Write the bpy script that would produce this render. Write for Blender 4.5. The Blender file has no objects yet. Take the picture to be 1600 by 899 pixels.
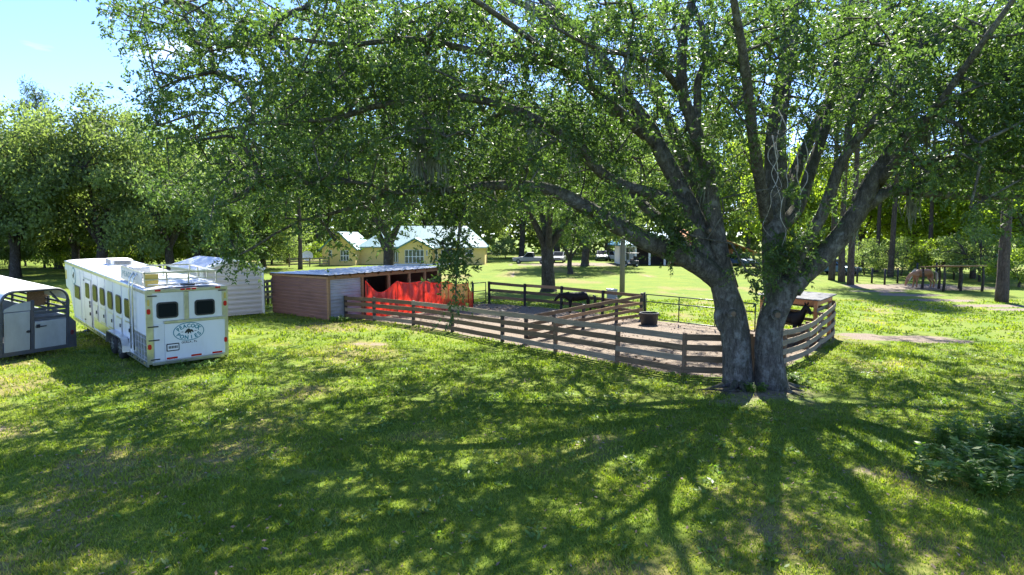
import bpy, math, random
import numpy as np
from mathutils import Matrix, Vector

random.seed(7); RNG = np.random.default_rng(7)
SC = bpy.context.scene
COL = SC.collection
R = math.radians

# ------------------------------------------------------------------ camera, sky, sun, exposure
FPX, CAMH, PITCH = 960.0, 4.2, math.atan(81.5/960)
cam_d = bpy.data.cameras.new('camera'); cam = bpy.data.objects.new('camera', cam_d); COL.objects.link(cam)
cam.location = (0, 0, CAMH); cam.rotation_euler = (math.pi/2-PITCH, 0, 0)
cam_d.sensor_width = 36; cam_d.lens = 36*FPX/1600; cam_d.clip_start = .1; cam_d.clip_end = 6000
SC.camera = cam
SUN_AZ, SUN_EL = R(16), R(49)
w = bpy.data.worlds.new('World'); SC.world = w; w.use_nodes = True
wn = w.node_tree; wn.nodes.clear()
sky = wn.nodes.new('ShaderNodeTexSky'); sky.sky_type = 'NISHITA'; sky.sun_disc = False
sky.sun_elevation = SUN_EL; sky.sun_rotation = SUN_AZ; sky.air_density = .8; sky.dust_density = .1; sky.ozone_density = 3.0; sky.altitude = 300
# thin fair-weather cloud, drawn by direction over the whole sky
tcw = wn.nodes.new('ShaderNodeTexCoord'); mpw = wn.nodes.new('ShaderNodeMapping'); mpw.inputs['Scale'].default_value = (1.6, 1.6, 7)
nzw = wn.nodes.new('ShaderNodeTexNoise'); nzw.inputs['Scale'].default_value = 2.1; nzw.inputs['Detail'].default_value = 6
crw = wn.nodes.new('ShaderNodeValToRGB'); crw.color_ramp.elements[0].position = .6; crw.color_ramp.elements[1].position = .85
crw.color_ramp.elements[0].color = (0, 0, 0, 1); crw.color_ramp.elements[1].color = (.6, .6, .6, 1)
mxw = wn.nodes.new('ShaderNodeMixRGB'); mxw.inputs[2].default_value = (8.0, 8.3, 8.8, 1)
bgw = wn.nodes.new('ShaderNodeBackground'); bgw.inputs[1].default_value = .082
ow = wn.nodes.new('ShaderNodeOutputWorld')
L_ = wn.links.new
L_(tcw.outputs['Generated'], mpw.inputs[0]); L_(mpw.outputs[0], nzw.inputs[0]); L_(nzw.outputs[0], crw.inputs[0])
L_(crw.outputs[0], mxw.inputs[0]); tnt = wn.nodes.new('ShaderNodeVectorMath'); tnt.operation = 'MULTIPLY'; tnt.inputs[1].default_value = (.66, .71, .92); L_(sky.outputs[0], tnt.inputs[0]); L_(tnt.outputs[0], mxw.inputs[1]); L_(mxw.outputs[0], bgw.inputs[0]); L_(bgw.outputs[0], ow.inputs[0])
sun_d = bpy.data.lights.new('sun', 'SUN'); sun_d.energy = 3.2; sun_d.angle = R(.53); sun_d.color = (1, .955, .87)
sun = bpy.data.objects.new('sun', sun_d); COL.objects.link(sun)
SDIR = Vector((math.sin(SUN_AZ)*math.cos(SUN_EL), math.cos(SUN_AZ)*math.cos(SUN_EL), math.sin(SUN_EL)))
sun.rotation_euler = SDIR.to_track_quat('Z', 'Y').to_euler(); sun.location = (20, 60, 60)
vs = SC.view_settings; vs.view_transform = 'Standard'; vs.look = 'None'; vs.gamma = 1; vs.exposure = 2.6
SC.display_settings.display_device = 'sRGB'
SC.cycles.max_bounces = 8; SC.cycles.diffuse_bounces = 5; SC.cycles.glossy_bounces = 3; SC.cycles.transmission_bounces = 6
SC.cycles.transparent_max_bounces = 8; SC.cycles.caustics_reflective = False; SC.cycles.caustics_refractive = False
SC.cycles.sample_clamp_indirect = 6
SC.cycles.use_denoising = True

# ------------------------------------------------------------------ survey: photo pixel -> place on the ground / at a depth
_f = np.array([0, math.cos(PITCH), -math.sin(PITCH)]); _u = np.array([0, math.sin(PITCH), math.cos(PITCH)]); _C = np.array([0, 0, CAMH])
def ray(px, py): return _f + np.array([1., 0, 0])*(px-800)/FPX - _u*(py-449.5)/FPX
def gp(px, py, z=0.):
    d = ray(px, py); return Vector(_C + d*((z-CAMH)/d[2]))
def at(px, py, Y):
    d = ray(px, py); return Vector(_C + d*(Y/d[1]))
def gx(px, Y):          # ground point in column px at distance Y
    return Vector(((px-800)/FPX*(Y*math.cos(PITCH)+CAMH*math.sin(PITCH)), Y, 0))

# ------------------------------------------------------------------ numpy value noise
def _h(ix, iy, s):
    n = (ix.astype(np.int64)*374761393 + iy.astype(np.int64)*668265263 + s*982451653) & 0x7fffffff
    n = ((n ^ (n >> 13))*1274126177) & 0x7fffffff
    return ((n ^ (n >> 16)) & 0xffff)/65535.
def vn(x, y, s=0):
    ix = np.floor(x); iy = np.floor(y); fx = x-ix; fy = y-iy
    fx = fx*fx*(3-2*fx); fy = fy*fy*(3-2*fy)
    a = _h(ix, iy, s); b = _h(ix+1, iy, s); c = _h(ix, iy+1, s); d = _h(ix+1, iy+1, s)
    return (a*(1-fx)+b*fx)*(1-fy)+(c*(1-fx)+d*fx)*fy
def fbm(x, y, s=0, o=4):
    t = 0; a = .5; k = 1.
    for i in range(o): t = t+a*vn(x*k+i*17.3, y*k-i*9.1, s+i); a *= .5; k *= 2.03
    return t/(1-.5**o)
def sstep(a, b, x):
    t = np.clip((x-a)/(b-a), 0, 1); return t*t*(3-2*t)

# ------------------------------------------------------------------ mesh helpers
class MB:
    def __init__(s): s.v = []; s.f = []
    def add(s, vs, fs):
        n = len(s.v); s.v += [tuple(p) for p in vs]; s.f += [tuple(i+n for i in q) for q in fs]; return s
    def box(s, c, d, rot=None):
        x, y, z = d[0]/2, d[1]/2, d[2]/2
        P = [Vector((a*x, b*y, e*z)) for a in (-1, 1) for b in (-1, 1) for e in (-1, 1)]
        if rot is not None: P = [rot @ p for p in P]
        c = Vector(c)
        return s.add([p+c for p in P], [(0, 1, 3, 2), (4, 6, 7, 5), (0, 4, 5, 1), (2, 3, 7, 6), (0, 2, 6, 4), (1, 5, 7, 3)])
    def bar(s, a, b, w, h, up=(0, 0, 1)):       # box beam from a to b
        a = Vector(a); b = Vector(b); d = (b-a).normalized(); sd = d.cross(Vector(up))
        sd = sd.normalized() if sd.length > 1e-4 else Vector((1, 0, 0)); u = sd.cross(d)
        P = [e+sd*(i*w/2)+u*(j*h/2) for e in (a, b) for i, j in ((-1, -1), (1, -1), (1, 1), (-1, 1))]
        return s.add(P, [(3, 2, 1, 0), (4, 5, 6, 7), (0, 1, 5, 4), (1, 2, 6, 5), (2, 3, 7, 6), (3, 0, 4, 7)])
    def tube(s, pts, rad, n=8, cap=True, jit=0., sq=1., ridge=0.):
        pts = [Vector(p) for p in pts]; m = len(pts)
        if not hasattr(rad, '__len__'): rad = [rad]*m
        V = []; prev = None; rd = [random.uniform(-1, 1) for _ in range(n)]
        for i, p in enumerate(pts):
            t = (pts[min(i+1, m-1)]-pts[max(i-1, 0)]); t = t.normalized() if t.length > 1e-6 else Vector((0, 0, 1))
            if prev is None:
                x = t.cross(Vector((.13, .97, .2))); x = x.normalized() if x.length > .05 else t.cross(Vector((1, 0, 0))).normalized()
            else:
                x = prev - t*prev.dot(t); x.normalize()
            prev = x; y = t.cross(x); rd = [q*.9+random.uniform(-.25, .25) for q in rd]
            for k in range(n):
                a = 2*math.pi*k/n; r = rad[i]*(1+(random.uniform(-jit, jit) if jit else 0)+ridge*rd[k])
                V.append(p+x*(math.cos(a)*r)+y*(math.sin(a)*r*sq))
        Fc = []
        for i in range(m-1):
            for k in range(n):
                k2 = (k+1) % n; Fc.append((i*n+k, i*n+k2, (i+1)*n+k2, (i+1)*n+k))
        if cap: Fc.append(tuple(range(n-1, -1, -1))); Fc.append(tuple((m-1)*n+k for k in range(n)))
        return s.add(V, Fc)
    def prism(s, poly, o, ax, ay, depth):        # polygon in the plane (ax, ay) at o, extruded along ax x ay
        o = Vector(o); ax = Vector(ax); ay = Vector(ay); n = ax.cross(ay).normalized()
        k = len(poly); base = [o+ax*p[0]+ay*p[1] for p in poly]
        V = base+[p+n*depth for p in base]
        return s.add(V, [tuple(range(k-1, -1, -1)), tuple(range(k, 2*k))]+[(i, (i+1) % k, k+(i+1) % k, k+i) for i in range(k)])
    def lathe(s, prof, c, n=20, axis='z'):
        V = []; c = Vector(c)
        for r, z in prof:
            for k in range(n):
                a = 2*math.pi*k/n
                q = (math.cos(a)*r, math.sin(a)*r, z) if axis == 'z' else (math.cos(a)*r, z, math.sin(a)*r)
                V.append(c+Vector(q))
        Fc = [(i*n+k, i*n+(k+1) % n, (i+1)*n+(k+1) % n, (i+1)*n+k) for i in range(len(prof)-1) for k in range(n)]
        Fc += [tuple(range(n)), tuple((len(prof)-1)*n+k for k in range(n))]
        return s.add(V, Fc)
    def build(s, name, mat, parent=None, smooth=False, bevel=0, kind=None):
        me = bpy.data.meshes.new(name); me.from_pydata(s.v, [], s.f); me.update()
        return link(name, me, mat, parent, smooth, bevel, kind)
def link(name, me, mat, parent=None, smooth=False, bevel=0, kind=None):
    o = bpy.data.objects.new(name, me); COL.objects.link(o)
    if mat is not None and not me.materials: me.materials.append(mat)
    if smooth:
        me.polygons.foreach_set('use_smooth', [True]*len(me.polygons))
    if bevel:
        b = o.modifiers.new('bevel', 'BEVEL'); b.width = bevel; b.segments = 2; b.limit_method = 'ANGLE'; b.angle_limit = R(40)
    if parent is not None: o.parent = parent
    if kind: o['kind'] = kind
    return o
def np_mesh(name, V, Fq, fattr=None):            # V (n,3); Fq (m,k)
    V = np.asarray(V, np.float32); Fq = np.asarray(Fq, np.int32); m, k = Fq.shape
    me = bpy.data.meshes.new(name)
    me.vertices.add(len(V)); me.vertices.foreach_set('co', V.ravel())
    me.loops.add(m*k); me.loops.foreach_set('vertex_index', Fq.ravel())
    me.polygons.add(m); me.polygons.foreach_set('loop_start', np.arange(0, m*k, k, dtype=np.int32))
    me.update(calc_edges=True)
    if fattr is not None:
        a = me.attributes.new('v', 'FLOAT', 'FACE'); a.data.foreach_set('value', np.asarray(fattr, np.float32))
    return me
def thing(name, label, cat, loc=(0, 0, 0), rotz=0, group=None, mat4=None):
    o = bpy.data.objects.new(name, None); COL.objects.link(o); o.empty_display_size = .2
    if mat4 is not None: o.matrix_world = mat4
    else: o.location = loc; o.rotation_euler = (0, 0, rotz)
    return tag(o, label, cat, group)
def tag(o, label, cat, group=None):
    o['label'] = label; o['category'] = cat
    if group: o['group'] = group
    return o
def copy_tree(o, parent=None):
    c = o.copy(); COL.objects.link(c); c.parent = parent
    for ch in list(o.children): copy_tree(ch, c)
    return c
def rrect(w_, h_, r_, n=4, cx=0, cy=0):
    P = []
    for sx, sy, a0 in ((1, 1, 0), (-1, 1, 90), (-1, -1, 180), (1, -1, 270)):
        for i in range(n+1):
            a = R(a0+90*i/n); P.append((cx+sx*(w_/2-r_)+math.cos(a)*r_, cy+sy*(h_/2-r_)+math.sin(a)*r_))
    return P
def ellipse(a, b, n=40, cx=0, cy=0): return [(cx+a*math.cos(2*math.pi*i/n), cy+b*math.sin(2*math.pi*i/n)) for i in range(n)]
GLYPH = {}
def glyphs(chars):
    for c in chars:
        cu = bpy.data.curves.new('g', 'FONT'); cu.body = c; cu.size = 1; cu.offset = .04; cu.resolution_u = 3
        o = bpy.data.objects.new('g', cu); COL.objects.link(o)
        dg = bpy.context.evaluated_depsgraph_get(); me = bpy.data.meshes.new_from_object(o.evaluated_get(dg))
        V = [(v.co.x, v.co.y) for v in me.vertices]; Fc = [tuple(p.vertices) for p in me.polygons]
        xs = [p[0] for p in V]; GLYPH[c] = (V, Fc, min(xs), max(xs))
        bpy.data.objects.remove(o); bpy.data.curves.remove(cu); bpy.data.meshes.remove(me)
glyphs('PEACOKNISL,F')
def put_glyph(mb, c, size, o, ax, ay, ang, cx, cy, squeeze=1.):
    V, Fc, x0, x1 = GLYPH[c]; o = Vector(o); ax = Vector(ax); ay = Vector(ay); P = []
    for x, y in V:
        x = (x-(x0+x1)/2)*size*squeeze; y = (y-.35)*size
        a, b = x*math.cos(ang)-y*math.sin(ang)+cx, x*math.sin(ang)+y*math.cos(ang)+cy
        P.append(o+ax*a+ay*b)
    mb.add(P, Fc)

# ------------------------------------------------------------------ materials
def new_mat(name):
    m = bpy.data.materials.new(name); m.use_nodes = True; nt = m.node_tree; b = nt.nodes['Principled BSDF']
    return m, nt, b, nt.links.new
def N(nt, t, **k):
    n = nt.nodes.new(t)
    for a, v in k.items():
        if a in n.inputs: n.inputs[a].default_value = v
        else: setattr(n, a, v)
    return n
def pm(name, col, rough=.6, metal=0., var=.2, scale=3., bump=0., stretch=(1, 1, 1), dirt=None, dirt_amt=.35, detail=5, spec=.5, bscale=None):
    m, nt, b, L = new_mat(name)
    tc = N(nt, 'ShaderNodeTexCoord'); mp = N(nt, 'ShaderNodeMapping', Scale=stretch)
    oi = N(nt, 'ShaderNodeObjectInfo'); ad = N(nt, 'ShaderNodeVectorMath', operation='MULTIPLY_ADD')
    ad.inputs[1].default_value = (1, 1, 1); cmb = N(nt, 'ShaderNodeCombineXYZ'); mr = N(nt, 'ShaderNodeMath', operation='MULTIPLY'); mr.inputs[1].default_value = 37.
    L(oi.outputs['Random'], mr.inputs[0]); L(mr.outputs[0], cmb.inputs[0]); L(mr.outputs[0], cmb.inputs[1])
    L(tc.outputs['Object'], mp.inputs[0]); L(mp.outputs[0], ad.inputs[0]); L(cmb.outputs[0], ad.inputs[2])
    nz = N(nt, 'ShaderNodeTexNoise', Scale=scale, Detail=detail, Roughness=.62); L(ad.outputs[0], nz.inputs['Vector'])
    rp = N(nt, 'ShaderNodeMapRange'); rp.inputs['From Min'].default_value = .3; rp.inputs['From Max'].default_value = .7
    rp.inputs['To Min'].default_value = 1-var; rp.inputs['To Max'].default_value = 1+var*.6; L(nz.outputs['Fac'], rp.inputs['Value'])
    mul = N(nt, 'ShaderNodeVectorMath', operation='MULTIPLY'); mul.inputs[0].default_value = col[:3]; L(rp.outputs[0], mul.inputs[1])
    out = mul.outputs[0]
    if dirt is not None:
        n2 = N(nt, 'ShaderNodeTexNoise', Scale=scale*.45, Detail=6., Roughness=.7); L(ad.outputs[0], n2.inputs['Vector'])
        r2 = N(nt, 'ShaderNodeMapRange'); r2.inputs['From Min'].default_value = .5; r2.inputs['From Max'].default_value = .75; r2.inputs['To Max'].default_value = dirt_amt
        L(n2.outputs['Fac'], r2.inputs['Value'])
        mx = N(nt, 'ShaderNodeMixRGB'); mx.inputs[2].default_value = (*dirt, 1); L(r2.outputs[0], mx.inputs[0]); L(out, mx.inputs[1]); out = mx.outputs[0]
    L(out, b.inputs['Base Color']); b.inputs['Roughness'].default_value = rough; b.inputs['Metallic'].default_value = metal
    b.inputs['Specular IOR Level'].default_value = spec
    if bump:
        bm = N(nt, 'ShaderNodeBump', Strength=bump, Distance=.02)
        if bscale:
            n3 = N(nt, 'ShaderNodeTexNoise', Scale=bscale, Detail=4.); L(ad.outputs[0], n3.inputs['Vector']); L(n3.outputs['Fac'], bm.inputs['Height'])
        else: L(nz.outputs['Fac'], bm.inputs['Height'])
        L(bm.outputs[0], b.inputs['Normal'])
    return m
def leaf_mat(name, dark, light, trans=.45, tcol=None, mid=None, rough=.48, spec=.5):
    m, nt, b, L = new_mat(name)
    at_ = N(nt, 'ShaderNodeAttribute', attribute_name='v')
    rp = N(nt, 'ShaderNodeValToRGB'); e = rp.color_ramp.elements
    e[0].color = (*dark, 1); e[1].color = (*light, 1); e[0].position = 0; e[1].position = 1
    if mid: q = rp.color_ramp.elements.new(mid[0]); q.color = (*mid[1], 1)
    L(at_.outputs['Fac'], rp.inputs[0])
    oi = N(nt, 'ShaderNodeObjectInfo'); hs = N(nt, 'ShaderNodeHueSaturation')
    mr = N(nt, 'ShaderNodeMapRange'); mr.inputs['To Min'].default_value = .8; mr.inputs['To Max'].default_value = 1.25; L(oi.outputs['Random'], mr.inputs['Value']); L(mr.outputs[0], hs.inputs['Value'])
    L(rp.outputs[0], hs.inputs['Color']); L(hs.outputs[0], b.inputs['Base Color']); b.inputs['Roughness'].default_value = rough; b.inputs['Specular IOR Level'].default_value = spec
    tr = N(nt, 'ShaderNodeBsdfTranslucent'); mt = N(nt, 'ShaderNodeVectorMath', operation='MULTIPLY'); mt.inputs[1].default_value = tcol or (1.3, 1.5, .5)
    L(hs.outputs[0], mt.inputs[0]); L(mt.outputs[0], tr.inputs['Color'])
    mx = N(nt, 'ShaderNodeMixShader'); mx.inputs[0].default_value = trans
    L(b.outputs[0], mx.inputs[1]); L(tr.outputs[0], mx.inputs[2]); L(mx.outputs[0], nt.nodes['Material Output'].inputs['Surface'])
    return m
def bark_mat(name, c1, c2, moss=(.05, .065, .02), moss_amt=.6, scale=6., lichen=(.24, .25, .22), lich=.5):
    m, nt, b, L = new_mat(name)
    tc = N(nt, 'ShaderNodeTexCoord'); mp = N(nt, 'ShaderNodeMapping', Scale=(1, 1, .28)); L(tc.outputs['Object'], mp.inputs[0])
    nz = N(nt, 'ShaderNodeTexNoise', Scale=scale*1.6, Detail=7., Roughness=.7, Distortion=.6); L(mp.outputs[0], nz.inputs['Vector'])
    vo = N(nt, 'ShaderNodeTexVoronoi', Scale=scale*2.4, feature='DISTANCE_TO_EDGE')
    nw = N(nt, 'ShaderNodeTexNoise', Scale=scale*2.2, Detail=4., Roughness=.7); L(mp.outputs[0], nw.inputs['Vector'])
    wv = N(nt, 'ShaderNodeVectorMath', operation='MULTIPLY_ADD'); wv.inputs[1].default_value = (.34, .34, .2); L(nw.outputs['Color'], wv.inputs[0]); L(mp.outputs[0], wv.inputs[2]); L(wv.outputs[0], vo.inputs['Vector'])
    r1 = N(nt, 'ShaderNodeValToRGB'); e = r1.color_ramp.elements; e[0].color = (*c1, 1); e[1].color = (*c2, 1); e[0].position = .32; e[1].position = .7
    L(nz.outputs['Fac'], r1.inputs[0])
    dk = N(nt, 'ShaderNodeMapRange'); dk.inputs['From Max'].default_value = .3; dk.inputs['To Min'].default_value = .5; L(vo.outputs['Distance'], dk.inputs['Value'])
    fu = N(nt, 'ShaderNodeVectorMath', operation='SCALE'); L(r1.outputs[0], fu.inputs[0]); L(dk.outputs[0], fu.inputs['Scale'])
    n2 = N(nt, 'ShaderNodeTexNoise', Scale=3.4, Detail=6., Roughness=.65); L(tc.outputs['Object'], n2.inputs['Vector'])
    r2 = N(nt, 'ShaderNodeMapRange'); r2.inputs['From Min'].default_value = .52; r2.inputs['From Max'].default_value = .68; r2.inputs['To Max'].default_value = lich; L(n2.outputs['Fac'], r2.inputs['Value'])
    mx = N(nt, 'ShaderNodeMixRGB'); mx.inputs[2].default_value = (*lichen, 1); L(r2.outputs[0], mx.inputs[0]); L(fu.outputs[0], mx.inputs[1])
    ge = N(nt, 'ShaderNodeNewGeometry'); sp = N(nt, 'ShaderNodeSeparateXYZ'); L(ge.outputs['Normal'], sp.inputs[0])
    n3 = N(nt, 'ShaderNodeTexNoise', Scale=2.1, Detail=5.); L(tc.outputs['Object'], n3.inputs['Vector'])
    sm = N(nt, 'ShaderNodeMath', operation='ADD'); L(sp.outputs['Z'], sm.inputs[0]); L(n3.outputs['Fac'], sm.inputs[1])
    r3 = N(nt, 'ShaderNodeMapRange'); r3.inputs['From Min'].default_value = .55; r3.inputs['From Max'].default_value = 1.05; r3.inputs['To Max'].default_value = moss_amt; L(sm.outputs[0], r3.inputs['Value'])
    m2 = N(nt, 'ShaderNodeMixRGB'); m2.inputs[2].default_value = (*moss, 1); L(r3.outputs[0], m2.inputs[0]); L(mx.outputs[0], m2.inputs[1])
    L(m2.outputs[0], b.inputs['Base Color']); b.inputs['Roughness'].default_value = .9; b.inputs['Specular IOR Level'].default_value = .2
    mm = N(nt, 'ShaderNodeMath', operation='MULTIPLY'); L(nz.outputs['Fac'], mm.inputs[0]); L(vo.outputs['Distance'], mm.inputs[1])
    bp = N(nt, 'ShaderNodeBump', Strength=1., Distance=.12); L(mm.outputs[0], bp.inputs['Height']); L(bp.outputs[0], b.inputs['Normal'])
    return m
M = {}
M['white'] = pm('white_trailer_paint', (.72, .73, .73), .32, var=.06, scale=1.2, stretch=(1, 1, .3), dirt=(.42, .4, .34), dirt_amt=.5)
M['alu'] = pm('polished_aluminium', (.62, .62, .58), .28, .9, var=.2, scale=4, bump=.05)
M['aludull'] = pm('dull_aluminium', (.55, .56, .57), .45, .55, var=.15, scale=3, dirt=(.3, .3, .28))
M['roofwhite'] = pm('white_roof_metal', (.78, .78, .77), .5, var=.1, scale=1.5, dirt=(.5, .5, .47), dirt_amt=.5)
M['gal'] = pm('galvanised_roof', (.45, .47, .5), .38, .5, var=.2, scale=1.6, dirt=(.42, .42, .42), dirt_amt=.5)
M['greyroof'] = pm('weathered_grey_sheet', (.12, .123, .13), .8, .0, var=.5, scale=2.5, dirt=(.05, .047, .043), dirt_amt=.7, spec=.2)
M['glass'] = pm('dark_window_glass', (.012, .016, .018), .2, var=.1, spec=.06)
M['glassb'] = pm('house_window_glass', (.05, .07, .08), .08, var=.3, spec=.8)
M['black'] = pm('black_rubber', (.015, .015, .015), .7, var=.3)
M['trim'] = pm('black_trim', (.025, .026, .028), .45, var=.2)
M['red'] = pm('red_lens', (.5, .012, .012), .25, var=.1)
M['amber'] = pm('amber_lens', (.62, .46, .12), .3, var=.1)
M['teal'] = pm('teal_vinyl', (.012, .19, .24), .4, var=.1)
M['ink'] = pm('black_vinyl', (.012, .012, .012), .4, var=.1)
M['stockgrey'] = pm('grey_primer_paint', (.40, .43, .42), .5, var=.18, scale=1.4, stretch=(1, 1, .5), dirt=(.2, .19, .16), dirt_amt=.5)
M['stockdark'] = pm('dark_grey_steel', (.07, .08, .09), .5, var=.25, scale=3, dirt=(.16, .1, .07), dirt_amt=.4)
M['beige'] = pm('beige_ribbed_steel', (.56, .51, .47), .45, var=.07, scale=1.1, dirt=(.4, .35, .3), dirt_amt=.3)
M['brownsteel'] = pm('rusty_brown_steel', (.19, .10, .075), .6, var=.25, scale=1.3, stretch=(.5, .5, 2), dirt=(.15, .085, .065), dirt_amt=.6)
M['greysteel'] = pm('grey_ribbed_steel', (.36, .37, .41), .5, .15, var=.2, scale=1.5, dirt=(.25, .22, .22), dirt_amt=.5)
M['boardold'] = pm('weathered_fence_board', (.175, .12, .072), .85, var=.42, scale=5, stretch=(.35, 5, 5), bump=.35, dirt=(.085, .08, .045), dirt_amt=.6, spec=.15)
M['boardpale'] = pm('sun_bleached_board', (.28, .225, .16), .85, var=.35, scale=5, stretch=(.35, 5, 5), bump=.35, dirt=(.2, .17, .13), dirt_amt=.5, spec=.15)
M['boardtan'] = pm('tan_board', (.34, .21, .11), .8, var=.35, scale=5, stretch=(.35, 5, 5), bump=.3, dirt=(.16, .13, .1), dirt_amt=.5, spec=.15)
M['postbrown'] = pm('brown_post', (.20, .13, .08), .85, var=.4, scale=5, stretch=(5, 5, .4), bump=.3, spec=.15)
M['postblack'] = pm('black_painted_post', (.018, .016, .015), .6, var=.4, scale=6, bump=.2)
M['cedar'] = pm('orange_cedar', (.52, .22, .085), .7, var=.3, scale=4, stretch=(.5, 4, 4), bump=.2)
M['tub'] = pm('black_rubber_tub', (.03, .032, .034), .6, var=.3, scale=4, dirt=(.12, .1, .08), dirt_amt=.4)
M['gate'] = pm('green_black_pipe', (.02, .032, .03), .4, var=.3)
M['pole'] = pm('grey_utility_pole', (.19, .165, .14), .9, var=.3, scale=6, stretch=(4, 4, .25), bump=.3)
M['yellow'] = pm('yellow_stucco', (.78, .56, .2), .85, var=.08, scale=2, bump=.1)
M['tealroof'] = pm('pale_green_metal_roof', (.16, .27, .275), .5, .0, var=.1, scale=1.)
M['tealtrim'] = pm('green_fascia', (.10, .24, .22), .6, var=.1)
M['wtrim'] = pm('white_trim', (.78, .77, .73), .6, var=.06)
M['bluroof'] = pm('blue_metal_roof', (.05, .17, .28), .65, .0, spec=.2, var=.15)
M['dark'] = pm('dark_shaded_interior', (.05, .04, .035), .9, var=.3)  # interior shade put into a dark colour; the hair uses it too
M['brick'] = pm('red_brown_siding', (.28, .12, .075), .8, var=.3, scale=3)
M['ponyblack'] = pm('black_coat', (.012, .011, .011), .6, var=.4, scale=4, spec=.2)
M['ponytan'] = pm('chestnut_coat', (.36, .165, .07), .55, var=.3, scale=2.2, dirt=(.62, .55, .45), dirt_amt=.95)
M['hair'] = pm('pale_mane', (.5, .42, .3), .7, var=.3)
M['hairblack'] = pm('black_mane', (.01, .01, .01), .5, var=.3)
M['carsilver'] = pm('silver_car_paint', (.2, .21, .22), .35, .3, var=.05)
M['carwhite'] = pm('white_car_paint', (.36, .37, .38), .25, var=.04)
M['carblue'] = pm('blue_grey_car_paint', (.10, .16, .24), .25, .3, var=.05)
M['chrome'] = pm('wheel_metal', (.5, .5, .5), .3, .8, var=.1)
M['cloth_white'] = pm('white_cotton', (.75, .73, .7), .9, var=.1)
M['cloth_tan'] = pm('tan_cotton', (.36, .24, .16), .9, var=.1)
M['skin'] = pm('skin', (.48, .28, .2), .6, var=.08)
M['strap'] = pm('pale_rope', (.5, .45, .34), .9, var=.2, scale=20)
M['moss'] = pm('spanish_moss', (.20, .21, .15), .95, var=.4, scale=8)
M['vine'] = pm('dead_vine', (.42, .39, .34), .9, var=.3, scale=10)
M['gobark'] = bark_mat('oak_bark', (.05, .042, .033), (.31, .28, .235), moss_amt=.5, lich=.5, scale=5., lichen=(.42, .42, .37))
M['bark2'] = bark_mat('grey_bark', (.05, .04, .032), (.17, .14, .115), moss_amt=.3, lich=.3)
M['pinebark'] = bark_mat('pine_bark', (.055, .04, .033), (.19, .145, .12), moss_amt=.15, lich=.15, scale=4)
M['leaf'] = leaf_mat('oak_leaf', (.042, .074, .026), (.118, .172, .056), .5, tcol=(1.3, 1.5, .6), spec=.4)
M['leafmid'] = leaf_mat('oak_leaf_mid', (.045, .08, .026), (.125, .18, .056), .52, tcol=(1.35, 1.55, .6), spec=.35)
M['leaffar'] = leaf_mat('treeline_leaf', (.11, .155, .06), (.23, .29, .115), .54, tcol=(1.5, 1.6, .75), spec=.2, rough=.6)  # lightened so the leaf colour carries the distance haze
M['leafbright'] = leaf_mat('sunny_leaf', (.12, .175, .035), (.24, .31, .06), .66, tcol=(1.5, 1.6, .5), spec=.2)  # sunlit glow of the wood put into the leaf colour
M['needle'] = leaf_mat('pine_needle', (.03, .06, .02), (.09, .13, .035), .35)
M['weed'] = leaf_mat('weed_leaf', (.09, .17, .025), (.22, .32, .06), .5)
M['blade'] = leaf_mat('grass_blade', (.085, .14, .017), (.36, .315, .11), .45, tcol=(1.35, 1.45, .5), mid=(.62, (.225, .275, .033)), rough=.55, spec=.3)
M['litter'] = leaf_mat('dead_leaf', (.05, .032, .02), (.26, .19, .13), .1, tcol=(1, .9, .7), rough=.8, spec=.2)
def net_mat():
    m, nt, b, L = new_mat('red_plastic_net')
    tc = N(nt, 'ShaderNodeTexCoord'); sp = N(nt, 'ShaderNodeSeparateXYZ'); L(tc.outputs['UV'], sp.inputs[0])
    b.inputs['Base Color'].default_value = (.85, .022, .012, 1); b.inputs['Roughness'].default_value = .4
    nz = N(nt, 'ShaderNodeTexNoise', Scale=3.); L(tc.outputs['Object'], nz.inputs['Vector'])
    r = N(nt, 'ShaderNodeValToRGB'); r.color_ramp.elements[0].color = (.62, .02, .014, 1); r.color_ramp.elements[1].color = (.9, .13, .08, 1); L(nz.outputs[0], r.inputs[0]); L(r.outputs[0], b.inputs['Base Color'])
    tr = N(nt, 'ShaderNodeBsdfTranslucent'); tr.inputs['Color'].default_value = (.95, .05, .025, 1)
    mx = N(nt, 'ShaderNodeMixShader'); mx.inputs[0].default_value = .45; L(b.outputs[0], mx.inputs[1]); L(tr.outputs[0], mx.inputs[2])
    tp = N(nt, 'ShaderNodeBsdfTransparent'); m2 = N(nt, 'ShaderNodeMixShader'); m2.inputs[0].default_value = .18
    L(mx.outputs[0], m2.inputs[1]); L(tp.outputs[0], m2.inputs[2]); L(m2.outputs[0], nt.nodes['Material Output'].inputs['Surface'])
    return m
M['net'] = net_mat()
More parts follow.
